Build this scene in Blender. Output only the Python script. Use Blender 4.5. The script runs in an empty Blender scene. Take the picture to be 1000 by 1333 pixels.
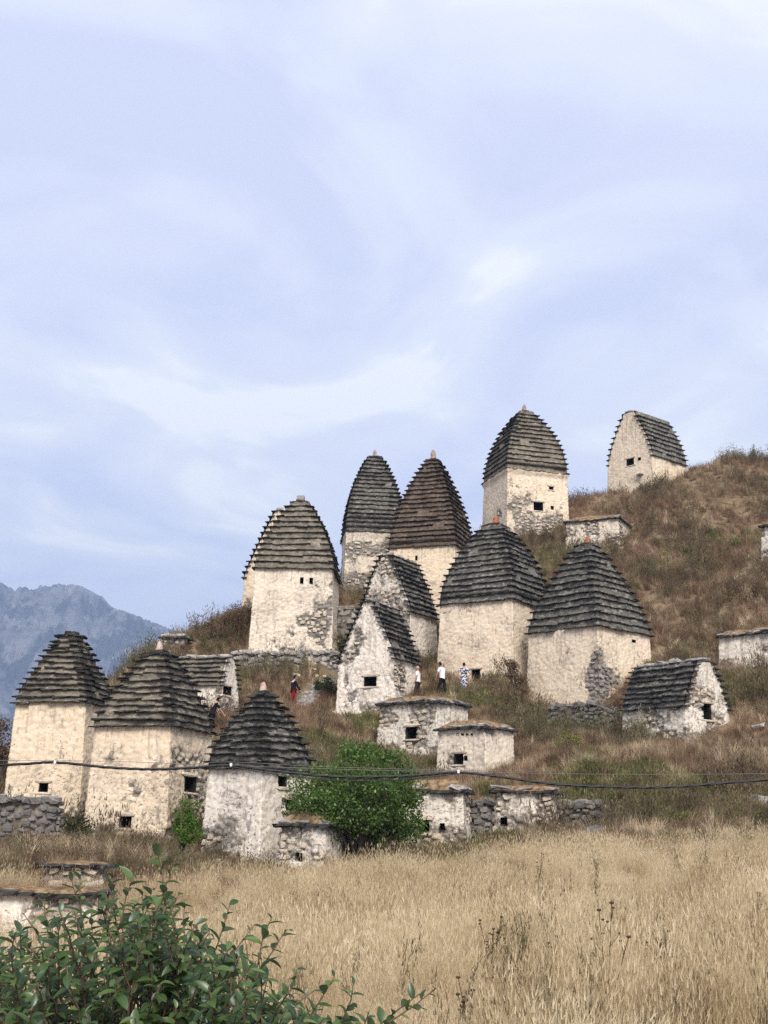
import bpy, bmesh, math, random
import numpy as np
from mathutils import Vector, Matrix, Euler

random.seed(7)
rng = np.random.default_rng(7)
sc = bpy.context.scene
col = sc.collection
R = math.radians

# ------------------------------------------------------------------ camera
F_PX, W_PX, H_PX = 1700.0, 1000.0, 1333.0
PITCH, ROLL, EYE = R(14.0), R(1.2), 1.6
cam_rot = Matrix.Rotation(R(90) + PITCH, 3, 'X') @ Matrix.Rotation(ROLL, 3, 'Z')
cam_inv = cam_rot.transposed()
CAM = Vector((0, 0, EYE))
cd = bpy.data.cameras.new('camera')
cd.sensor_fit = 'VERTICAL'
cd.sensor_height = 36.0
cd.lens = F_PX / H_PX * 36.0
cd.clip_start, cd.clip_end = 0.1, 20000
cam = bpy.data.objects.new('camera', cd)
cam.matrix_world = Matrix.Translation(CAM) @ cam_rot.to_4x4()
col.objects.link(cam)
sc.camera = cam

# ------------------------------------------------------------------ sky, sun, exposure
SUN_EL, SUN_AZ = R(44), R(171)           # azimuth from +Y clockwise: behind the camera, to the right
world = bpy.data.worlds.new('World')
sc.world = world
world.use_nodes = True
wn = world.node_tree
wn.nodes.clear()
def wnode(t, **k):
    n = wn.nodes.new(t)
    for a, b in k.items(): setattr(n, a, b)
    return n
wl = wn.links.new
sky = wnode('ShaderNodeTexSky', sky_type='NISHITA')
sky.sun_disc = False
sky.sun_elevation = SUN_EL
sky.sun_rotation = SUN_AZ
tc = wnode('ShaderNodeTexCoord')
sep = wnode('ShaderNodeSeparateXYZ'); wl(tc.outputs['Generated'], sep.inputs[0])
# a flat cloud layer: direction divided by its height
zz = wnode('ShaderNodeMath', operation='ADD'); wl(sep.outputs[2], zz.inputs[0]); zz.inputs[1].default_value = 0.16
za = wnode('ShaderNodeMath', operation='MAXIMUM'); wl(zz.outputs[0], za.inputs[0]); za.inputs[1].default_value = 0.12
dv = wnode('ShaderNodeVectorMath', operation='DIVIDE'); wl(tc.outputs['Generated'], dv.inputs[0])
cz = wnode('ShaderNodeCombineXYZ')
for i in range(3): wl(za.outputs[0], cz.inputs[i])
wl(cz.outputs[0], dv.inputs[1])
mp = wnode('ShaderNodeMapping'); wl(dv.outputs[0], mp.inputs[0])
mp.inputs['Location'].default_value = (0.75, 0.5, 0)
mp.inputs['Rotation'].default_value = (0, 0, R(-35))
mp.inputs['Scale'].default_value = (1.15, 1.0, 0.0)
n1 = wnode('ShaderNodeTexNoise'); wl(mp.outputs[0], n1.inputs['Vector'])
n1.inputs['Scale'].default_value = 2.0; n1.inputs['Detail'].default_value = 7; n1.inputs['Roughness'].default_value = 0.47
n1.inputs['Distortion'].default_value = 0.9
cr = wnode('ShaderNodeValToRGB'); wl(n1.outputs[0], cr.inputs[0])
els = cr.color_ramp.elements
els[0].position, els[0].color = 0.38, (0.240, 0.256, 0.324, 1)
els[1].position, els[1].color = 0.615, (0.346, 0.353, 0.361, 1)
e = els.new(0.46); e.color = (0.268, 0.283, 0.336, 1)
e = els.new(0.555); e.color = (0.296, 0.308, 0.342, 1)
bgs = wnode('ShaderNodeBackground'); wl(sky.outputs[0], bgs.inputs[0]); bgs.inputs[1].default_value = 0.05
bgc = wnode('ShaderNodeBackground'); wl(cr.outputs[0], bgc.inputs[0]); bgc.inputs[1].default_value = 1.0
mxs = wnode('ShaderNodeMixShader'); mxs.inputs[0].default_value = 0.93
wl(bgs.outputs[0], mxs.inputs[1]); wl(bgc.outputs[0], mxs.inputs[2])
wout = wnode('ShaderNodeOutputWorld'); wl(mxs.outputs[0], wout.inputs[0])

sd = bpy.data.lights.new('sun', 'SUN')
sd.energy, sd.angle, sd.color = 1.35, R(25), (1.0, 0.93, 0.84)
sun = bpy.data.objects.new('sun', sd)
sdir = Vector((math.sin(SUN_AZ) * math.cos(SUN_EL), math.cos(SUN_AZ) * math.cos(SUN_EL), math.sin(SUN_EL)))
sun.rotation_euler = (-sdir).to_track_quat('-Z', 'Y').to_euler()
sun.location = (20, -30, 60)
col.objects.link(sun)
sc.view_settings.view_transform = 'Standard'
sc.view_settings.look = 'None'
sc.view_settings.exposure = 1.75
sc.view_settings.gamma = 1.0
sc.view_settings.use_curve_mapping = False
sc.cycles.use_denoising = False
sc.cycles.denoising_prefilter = 'NONE'
sc.cycles.use_adaptive_sampling = False
sc.cycles.max_bounces = 6
sc.cycles.diffuse_bounces = 3
sc.cycles.volume_bounces = 0
sc.cycles.transparent_max_bounces = 4

# ------------------------------------------------------------------ projection helpers
def ray(px, py):
    return cam_rot @ Vector(((px - 500) / F_PX, -(py - 666.5) / F_PX, -1))
def at(px, py, Y):
    d = ray(px, py)
    return CAM + d * (Y / d.y)
def proj(p):
    q = cam_inv @ (Vector(p) - CAM)
    return 500 + F_PX * q.x / -q.z, 666.5 - F_PX * q.y / -q.z
CI = np.array([list(r) for r in cam_inv])
def proj_np(P):
    q = (P - np.array(CAM)) @ CI.T
    return 500 + F_PX * q[:, 0] / -q[:, 2], 666.5 - F_PX * q[:, 1] / -q[:, 2]

# ------------------------------------------------------------------ numpy noise
def _h(ix, iy, iz, s):
    h = (ix.astype(np.int64) * 374761393 + iy.astype(np.int64) * 668265263 + iz.astype(np.int64) * 2147483647 + s * 144665) & 0xFFFFFFFF
    h = ((h ^ (h >> 13)) * 1274126177) & 0xFFFFFFFF
    h = ((h ^ (h >> 16)) * 2246822519) & 0xFFFFFFFF
    h = h ^ (h >> 15)
    return (h & 0xFFFFFF) / float(0x1000000)
def vnoise(P, s=0):
    I = np.floor(P).astype(np.int64); f = P - I
    f = f * f * f * (f * (f * 6 - 15) + 10)
    r = 0
    for a in (0, 1):
        for b in (0, 1):
            for c in (0, 1):
                w = (f[:, 0] if a else 1 - f[:, 0]) * (f[:, 1] if b else 1 - f[:, 1]) * (f[:, 2] if c else 1 - f[:, 2])
                r = r + w * _h(I[:, 0] + a, I[:, 1] + b, I[:, 2] + c, s)
    return r
def fbm(P, o=4, s=0, g=0.5):
    r, a, t = 0, 1.0, 0
    for k in range(o):
        r = r + a * vnoise(P * 2 ** k + 13.7 * k, s + k); t += a; a *= g
    return r / t
def worley(P, s=0):
    I = np.floor(P).astype(np.int64)
    n = len(P)
    f1 = np.full(n, 9.0); f2 = np.full(n, 9.0); cid = np.zeros(n); key = np.zeros(n, np.int64)
    for a in (-1, 0, 1):
        for b in (-1, 0, 1):
            for c in (-1, 0, 1):
                J0, J1, J2 = I[:, 0] + a, I[:, 1] + b, I[:, 2] + c
                d = np.sqrt((J0 + _h(J0, J1, J2, s + 1) - P[:, 0]) ** 2 + (J1 + _h(J0, J1, J2, s + 2) - P[:, 1]) ** 2 + (J2 + _h(J0, J1, J2, s + 3) - P[:, 2]) ** 2)
                nr = d < f1
                f2 = np.where(nr, f1, np.minimum(f2, d))
                f1 = np.where(nr, d, f1)
                cid = np.where(nr, _h(J0, J1, J2, s + 4), cid)
                key = np.where(nr, (J0 * 73856093) ^ (J1 * 19349663) ^ (J2 * 83492791), key)
    return f1, f2, cid, key
def sstep(a, b, x):
    t = np.clip((x - a) / (b - a), 0, 1)
    return t * t * (3 - 2 * t)

# ------------------------------------------------------------------ object helpers
def link(o, parent=None):
    col.objects.link(o)
    if parent is not None: o.parent = parent
    return o
def tag(o, label=None, cat=None, group=None, kind=None):
    if label: o['label'] = label
    if cat: o['category'] = cat
    if group: o['group'] = group
    if kind: o['kind'] = kind
    return o
def empty(name, loc, rz=0.0):
    o = bpy.data.objects.new(name, None)
    o.location = loc; o.rotation_euler = (0, 0, rz); o.empty_display_size = 0.3
    return link(o)
def mesh_obj(name, verts, faces, mat=None, parent=None, smooth=False):
    me = bpy.data.meshes.new(name)
    me.from_pydata([tuple(v) for v in verts], [], [tuple(f) for f in faces])
    if mat: me.materials.append(mat)
    if smooth: me.polygons.foreach_set('use_smooth', np.ones(len(me.polygons), bool))
    me.update()
    return link(bpy.data.objects.new(name, me), parent)
def np_mesh(name, V, Q, mat=None, smooth=False):
    """V (n,3), Q (m,4) or (m,3) fast mesh"""
    me = bpy.data.meshes.new(name)
    k = Q.shape[1]
    me.vertices.add(len(V)); me.vertices.foreach_set('co', np.ascontiguousarray(V, np.float32).ravel())
    me.loops.add(len(Q) * k); me.loops.foreach_set('vertex_index', np.ascontiguousarray(Q, np.int32).ravel())
    me.polygons.add(len(Q)); me.polygons.foreach_set('loop_start', np.arange(0, len(Q) * k, k, dtype=np.int32))
    me.polygons.foreach_set('loop_total', np.full(len(Q), k, np.int32))
    if smooth: me.polygons.foreach_set('use_smooth', np.ones(len(Q), bool))
    if mat: me.materials.append(mat)
    me.update(calc_edges=True); me.validate()
    return me
def fattr(me, name, vals, dom='POINT'):
    a = me.attributes.new(name, 'FLOAT', dom); a.data.foreach_set('value', np.ascontiguousarray(vals, np.float32))
class MB:
    def __init__(s): s.v = []; s.f = []
    def add(s, V, Fc):
        o = len(s.v); s.v += [tuple(p) for p in V]; s.f += [tuple(i + o for i in f) for f in Fc]
    def box(s, c, h, jit=0.0, M=None):
        V = []
        for z in (-1, 1):
            for x, y in ((-1, -1), (1, -1), (1, 1), (-1, 1)):
                p = Vector((c[0] + x * h[0], c[1] + y * h[1], c[2] + z * h[2]))
                p += Vector((random.uniform(-jit, jit), random.uniform(-jit, jit), random.uniform(-jit, jit)))
                V.append(M @ p if M is not None else p)
        s.add(V, [(0, 3, 2, 1), (4, 5, 6, 7), (0, 1, 5, 4), (1, 2, 6, 5), (2, 3, 7, 6), (3, 0, 4, 7)])
    def tube(s, pts, rad, n=6, cap=True):
        pts = [Vector(p) for p in pts]
        rings = []
        for i, p in enumerate(pts):
            t = (pts[min(i + 1, len(pts) - 1)] - pts[max(i - 1, 0)]).normalized()
            a = t.orthogonal().normalized() if i == 0 else (a - t * a.dot(t)).normalized()
            b = t.cross(a); r = rad[i] if hasattr(rad, '__len__') else rad
            rings.append([p + (a * math.cos(2 * math.pi * k / n) + b * math.sin(2 * math.pi * k / n)) * r for k in range(n)])
        V = [q for g in rings for q in g]; Fc = []
        for i in range(len(pts) - 1):
            for k in range(n):
                Fc.append((i * n + k, i * n + (k + 1) % n, (i + 1) * n + (k + 1) % n, (i + 1) * n + k))
        if cap: Fc.append(tuple(range(n))[::-1]); Fc.append(tuple((len(pts) - 1) * n + k for k in range(n)))
        s.add(V, Fc)
    def ball(s, c, r, nu=10, nv=7, fn=None):
        V = []; Fc = []
        for j in range(nv + 1):
            th = math.pi * j / nv
            for i in range(nu):
                ph = 2 * math.pi * i / nu
                p = Vector((math.sin(th) * math.cos(ph), math.sin(th) * math.sin(ph), math.cos(th)))
                if fn: p = fn(p)
                V.append(Vector(c) + Vector((p.x * r[0], p.y * r[1], p.z * r[2])))
        for j in range(nv):
            for i in range(nu):
                Fc.append((j * nu + i, (j + 1) * nu + i, (j + 1) * nu + (i + 1) % nu, j * nu + (i + 1) % nu))
        s.add(V, Fc)
    def build(s, name, mat, parent=None, smooth=False): return mesh_obj(name, s.v, s.f, mat, parent, smooth)

# ------------------------------------------------------------------ material helpers
class NT:
    def __init__(s, name):
        s.m = bpy.data.materials.new(name); s.m.use_nodes = True; s.t = s.m.node_tree; s.t.nodes.clear()
        s.out = s.n('ShaderNodeOutputMaterial')
    def n(s, t, **k):
        x = s.t.nodes.new(t)
        for a, b in k.items(): setattr(x, a, b)
        return x
    def l(s, a, b): s.t.links.new(a, b)
    def setin(s, sock, v):
        if hasattr(v, 'is_linked') or hasattr(v, 'links'): s.l(v, sock)
        else: sock.default_value = (v[0], v[1], v[2], 1) if (hasattr(v, '__len__') and len(v) == 3 and sock.type == 'RGBA') else v
    def coord(s, kind='Object'): return s.n('ShaderNodeTexCoord').outputs[kind]
    def pos(s): return s.n('ShaderNodeNewGeometry').outputs['Position']
    def map(s, v, sc_=(1, 1, 1), loc=(0, 0, 0)):
        x = s.n('ShaderNodeMapping'); s.l(v, x.inputs[0]); x.inputs['Scale'].default_value = sc_; s.setin(x.inputs['Location'], loc); return x.outputs[0]
    def noise(s, v, scale=5, detail=4, rough=0.55, dist=0.0):
        x = s.n('ShaderNodeTexNoise'); s.l(v, x.inputs['Vector']); x.inputs['Scale'].default_value = scale
        x.inputs['Detail'].default_value = detail; x.inputs['Roughness'].default_value = rough; x.inputs['Distortion'].default_value = dist
        return x.outputs[0]
    def mr(s, v, a, b, c=0.0, d=1.0):
        x = s.n('ShaderNodeMapRange'); s.setin(x.inputs[0], v)
        for i, q in enumerate((a, b, c, d)): x.inputs[i + 1].default_value = q
        return x.outputs[0]
    def math(s, op, a, b=0.0):
        x = s.n('ShaderNodeMath', operation=op); s.setin(x.inputs[0], a); s.setin(x.inputs[1], b); return x.outputs[0]
    def mix(s, f, a, b, mode='MIX'):
        x = s.n('ShaderNodeMix', data_type='RGBA', blend_type=mode)
        s.setin(x.inputs[0], f); s.setin(x.inputs[6], a); s.setin(x.inputs[7], b); return x.outputs[2]
    def ramp(s, v, *st):
        x = s.n('ShaderNodeValToRGB'); s.l(v, x.inputs[0]); e = x.color_ramp.elements
        while len(e) < len(st): e.new(0.5)
        for q, (p, c) in zip(e, st): q.position = p; q.color = (*c, 1)
        return x.outputs[0]
    def attr(s, name, typ='GEOMETRY'):
        x = s.n('ShaderNodeAttribute', attribute_type=typ); x.attribute_name = name; return x.outputs['Fac']
    def rand(s): return s.n('ShaderNodeObjectInfo').outputs['Random']
    def bsdf(s, colr, rough=0.85, spec=0.2, bump=None, bd=0.02, bs=0.6):
        b = s.n('ShaderNodeBsdfPrincipled'); s.setin(b.inputs['Base Color'], colr); s.setin(b.inputs['Roughness'], rough)
        b.inputs['Specular IOR Level'].default_value = spec
        if bump is not None:
            q = s.n('ShaderNodeBump'); q.inputs['Strength'].default_value = bs; q.inputs['Distance'].default_value = bd
            s.l(bump, q.inputs['Height']); s.l(q.outputs[0], b.inputs['Normal'])
        s.l(b.outputs[0], s.out.inputs[0]); return s.m
    def leafy(s, colr, trans=0.3, gloss=0.0, grough=0.35):
        d = s.n('ShaderNodeBsdfDiffuse'); s.setin(d.inputs[0], colr)
        t = s.n('ShaderNodeBsdfTranslucent'); s.setin(t.inputs[0], colr)
        m = s.n('ShaderNodeMixShader'); m.inputs[0].default_value = trans
        s.l(d.outputs[0], m.inputs[1]); s.l(t.outputs[0], m.inputs[2]); o = m.outputs[0]
        if gloss:
            g = s.n('ShaderNodeBsdfGlossy'); g.inputs['Roughness'].default_value = grough; g.inputs[0].default_value = (0.9, 0.95, 1, 1)
            m2 = s.n('ShaderNodeMixShader'); m2.inputs[0].default_value = gloss
            s.l(o, m2.inputs[1]); s.l(g.outputs[0], m2.inputs[2]); o = m2.outputs[0]
        s.l(o, s.out.inputs[0]); return s.m

def wall_mat(name, plaster_a, plaster_b, stone_a, stone_b, dark=0.38, off=0.0):
    n = NT(name); P = n.map(n.coord(), loc=(off, off * .7, off * 1.3))
    ex, jt, ce = n.attr('exposed'), n.attr('joint'), n.attr('cell')
    big = n.noise(P, 0.7, 3); mid = n.noise(P, 3.2, 5, 0.6); fine = n.noise(P, 17, 5, 0.65)
    c = n.mix(n.mr(mid, .35, .68), plaster_a, plaster_b)
    c = n.mix(n.mr(big, .52, .72, 0, .40), c, (plaster_a[0] * .62, plaster_a[1] * .62, plaster_a[2] * .64))
    c = n.mix(n.mr(fine, .56, .75, 0, .45), c, (plaster_a[0] * .50, plaster_a[1] * .46, plaster_a[2] * .42))
    streak = n.noise(n.map(P, (2.2, 2.2, .22)), 1.5, 5, .6)          # rain streaks
    c = n.mix(n.mr(streak, .60, .74, 0, .42), c, (.25, .225, .20))
    st = n.mix(ce, stone_a, stone_b)
    st = n.mix(n.mr(fine, .48, .7, 0, .6), st, (.13, .115, .10))
    st = n.mix(n.mr(n.noise(P, 1.6, 4, .6), .47, .62, 0, dark), st, (.075, .07, .068))
    st = n.mix(n.mr(jt, .0, .5, .7, 0), st, (.12, .105, .09))
    exr = n.mr(n.math('ADD', ex, n.math('MULTIPLY', n.math('SUBTRACT', n.noise(P, 7, 6, .7), .5), 1.5)), .38, .58)
    c = n.mix(exr, c, st)
    wear = n.attr('wear')
    fleck = n.noise(n.map(P, (1, 1, 1.8)), 7.5, 6, .74)                # chips, lichen flecks: more of them where the wall is worn
    fk = n.math('ADD', fleck, n.math('MULTIPLY', wear, .15))
    c = n.mix(n.mr(fk, .605, .645, 0, .85), c, (.115, .10, .085))
    fl2 = n.noise(n.map(P, (1, 1, .45), (5, 2, 8)), 4.2, 6, .7)
    c = n.mix(n.mr(n.math('ADD', fl2, n.math('MULTIPLY', wear, .16)), .60, .68, 0, .7), c, (.20, .175, .15))
    c = n.mix(n.math('MULTIPLY', n.mr(jt, 0, .4, .5, 0), n.mr(big, .42, .62)), c, (.26, .22, .175))
    dr = n.noise(n.map(P, (3.2, 3.2, .16), (2, 6, 1)), 2.0, 4, .6)
    c = n.mix(n.mr(n.math('ADD', dr, n.math('MULTIPLY', n.attr('eave'), .10)), .62, .70, 0, .5), c, (.30, .26, .215))
    b = n.math('ADD', n.noise(P, 9, 5, .62), n.math('MULTIPLY', n.noise(P, 42, 3), .4))
    return n.bsdf(c, .95, .1, b, .028, .6)
CREAM = ((.71, .575, .43), (.78, .675, .53))
M = {}
M['wall_cream'] = wall_mat('limewash_cream', *CREAM, (.50, .43, .34), (.34, .31, .27))
M['wall_warm'] = wall_mat('limewash_warm', (.72, .575, .415), (.78, .66, .50), (.48, .41, .32), (.30, .27, .24), .5, 11)
M['wall_pale'] = wall_mat('limewash_pale', (.72, .64, .54), (.80, .74, .655), (.52, .47, .40), (.33, .31, .28), .55, 23)
M['wall_grey'] = wall_mat('limewash_grey', (.69, .59, .47), (.76, .675, .56), (.50, .45, .38), (.32, .30, .27), .5, 37)
M['wall_stone'] = wall_mat('bare_masonry', (.68, .61, .52), (.75, .69, .60), (.64, .57, .47), (.42, .375, .32), .25, 51)
M['wall_dark'] = wall_mat('dark_masonry', (.22, .21, .20), (.30, .28, .26), (.26, .25, .24), (.12, .115, .11), .5, 63)

def stone_mat(name, a, b, c3, dark):
    n = NT(name); P = n.coord('Object'); r = n.rand()
    P2 = n.map(n.pos(), (1, 1, 1))
    c = n.ramp(r, (0, a), (.45, b), (.8, c3), (1, a))
    f = n.noise(P2, 14, 5, .65)
    c = n.mix(n.mr(f, .44, .68, 0, .6), c, (.11, .10, .09))
    c = n.mix(n.mr(n.noise(P2, 1.6, 4, .6), .50, .64, 0, dark), c, (.07, .066, .062))
    return n.bsdf(c, .95, .1, n.noise(P2, 28, 5), .03, .8)
M['stone_pale'] = stone_mat('pale_stone', (.64, .555, .44), (.56, .49, .395), (.70, .615, .50), .28)
M['stone_lime'] = stone_mat('limewashed_stone', (.68, .57, .44), (.60, .50, .39), (.73, .63, .50), .2)
M['stone_grey'] = stone_mat('grey_stone', (.38, .35, .32), (.28, .26, .24), (.50, .46, .415), .45)
M['stone_dark'] = stone_mat('dark_stone', (.20, .188, .178), (.14, .132, .125), (.29, .27, .25), .45)

def slate_mat(name, a, b, tint):
    n = NT(name); P = n.pos(); r = n.rand()
    c = n.mix(r, a, b)
    c = n.mix(n.mr(n.noise(P, 6, 5, .65), .50, .70, 0, .6), c, tint)
    c = n.mix(n.mr(n.noise(P, 22, 4, .6), .56, .66, 0, .45), c, (.02, .019, .018))
    c = n.mix(n.mr(n.noise(n.map(P, (1, 1, 1), (3, 9, 4)), 1.9, 5, .65), .56, .68, 0, .45), c, (.15, .145, .105))
    return n.bsdf(c, .85, .25, n.noise(P, 18, 5), .03, .7)
M['slate'] = slate_mat('slate_black', (.022, .021, .021), (.05, .047, .045), (.12, .115, .10))
M['slate_brown'] = slate_mat('slate_brown', (.026, .020, .018), (.058, .044, .037), (.12, .09, .072))
def riser_mat(name, a, b, pale, dk):
    n = NT(name); P = n.pos()
    c = n.mix(n.mr(n.noise(P, 1.2, 4), .35, .65), a, b)
    v = n.noise(n.map(P, (.6, .6, 1.3)), 6, 5, .65)
    c = n.mix(n.mr(v, .51, .64, 0, .75), c, pale)
    c = n.mix(n.mr(n.noise(n.map(P, (.6, .6, 1.1), (7, 3, 1)), 5, 5, .7), .52, .64, 0, .6), c, dk)
    return n.bsdf(c, .95, .1, n.noise(P, 14, 6, .65), .06, .9)
M['riser'] = riser_mat('roof_course_grey', (.095, .089, .077), (.15, .14, .12), (.36, .34, .30), (.035, .033, .03))
M['riser_tan'] = riser_mat('roof_course_tan', (.15, .13, .10), (.22, .192, .15), (.37, .33, .265), (.055, .048, .04))
M['riser_brown'] = riser_mat('roof_course_brown', (.10, .072, .054), (.145, .108, .082), (.24, .19, .148), (.035, .027, .022))
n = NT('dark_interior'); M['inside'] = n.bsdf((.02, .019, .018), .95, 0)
n = NT('orange_lichen_stone'); M['fin_orange'] = n.bsdf(n.mix(n.mr(n.noise(n.coord(), 9), .4, .62), (.42, .15, .05), (.17, .10, .075)), .9, .1, n.noise(n.coord(), 25), .03)
n = NT('pinkish_stone'); M['fin_pink'] = n.bsdf(n.mix(n.mr(n.noise(n.coord(), 6), .42, .6), (.40, .235, .175), (.50, .42, .36)), .9, .1, n.noise(n.coord(), 25), .03)
n = NT('brownish_stone'); M['fin_brown'] = n.bsdf(n.mix(n.mr(n.noise(n.coord(), 7), .4, .62), (.26, .185, .155), (.38, .30, .26)), .9, .1, n.noise(n.coord(), 25), .03)
n = NT('dry_turf'); P = n.pos(); M['turf'] = n.bsdf(n.mix(n.mr(n.noise(P, 5, 5, .65), .38, .62), (.11, .065, .04), (.33, .24, .14)), 1, 0, n.noise(P, 16, 5), .1)

# ------------------------------------------------------------------ houses: data
# name: xL, xC, xR, eave y, base y, apex y, distance, aspect (left/right width)
def solve(xL, xC, xR, ye, yb, ya, Y, asp=1.0):
    Pc = at(xC, ye, Y)
    def width(d, x):
        lo, hi = 0.02, 16.0
        s = 1 if x > xC else -1
        for _ in range(40):
            m = (lo + hi) / 2
            if (proj(Pc + d * m)[0] - x) * s < 0: lo = m
            else: hi = m
        return lo
    lo, hi = R(-25), R(115)
    for _ in range(40):
        t = (lo + hi) / 2
        dL = Vector((-math.cos(t), math.sin(t), 0)); dR = Vector((math.sin(t), math.cos(t), 0))
        a, b = width(dL, xL), width(dR, xR)
        if a / b < asp: lo = t
        else: hi = t
    ctr = Pc + (dL * a + dR * b) / 2
    zb = at(xC, yb, Y).z
    za = at(proj(ctr)[0], ya, ctr.y).z
    return dict(rz=-t, hx=a / 2, hy=b / 2, c=Vector((ctr.x, ctr.y, zb)), H=Pc.z - zb, T=za - zb)
FOOT = []       # footprints: nothing grows inside them
BASES = []      # ground control points
def footprint(d, grow=0.15):
    FOOT.append((d['c'].x, d['c'].y, d['rz'], d['hx'] + grow, d['hy'] + grow))
    c, s = math.cos(d['rz']), math.sin(d['rz'])
    for (x, y) in ((d['hx'], -d['hy']), (-d['hx'], -d['hy'])):
        BASES.append((d['c'].x + c * x - s * y, d['c'].y + s * x + c * y, d['c'].z - 0.42))

# ------------------------------------------------------------------ shared small meshes
def make_slate_mesh(mat, k):
    rr = random.Random(k)
    V = []; nseg = 4
    for z in (-.5, .5):
        for i in range(nseg + 1):
            x = -.5 + i / nseg
            V.append((x + rr.uniform(-.03, .03), -.5 + rr.uniform(-.07, .10), z + rr.uniform(-.22, .22)))   # outer, broken edge
        V.append((.5, .5, z)); V.append((-.5, .5, z))
    m = nseg + 3
    Fc = [tuple(range(m))[::-1], tuple(range(m, 2 * m))]
    for i in range(m): Fc.append((i, (i + 1) % m, m + (i + 1) % m, m + i))
    me = bpy.data.meshes.new('slate'); me.from_pydata(V, [], Fc); me.materials.append(mat); me.update()
    return me
SLATES = {k: [make_slate_mesh(M[k], i) for i in range(9)] for k in ('slate', 'slate_brown')}
def make_stone_mesh(mat, k):
    rr = random.Random(k + 50)
    bm = bmesh.new()
    bmesh.ops.create_cube(bm, size=2)
    bmesh.ops.subdivide_edges(bm, edges=bm.edges[:], cuts=1, use_grid_fill=True)
    for v in bm.verts:
        p = v.co
        q = p.normalized()
        v.co = (p * .68 + q * .36) + Vector((rr.uniform(-.2, .2), rr.uniform(-.2, .2), rr.uniform(-.2, .2)))
    me = bpy.data.meshes.new('stone'); bm.to_mesh(me); bm.free(); me.materials.append(mat)
    return me
STONES = {k: [make_stone_mesh(M[k], i) for i in range(8)] for k in ('stone_pale', 'stone_lime', 'stone_grey', 'stone_dark')}
def put(me, name, parent, loc, rot, scale):
    o = bpy.data.objects.new(name, me)
    o.location = loc; o.rotation_euler = rot; o.scale = scale
    return link(o, parent)

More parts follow.
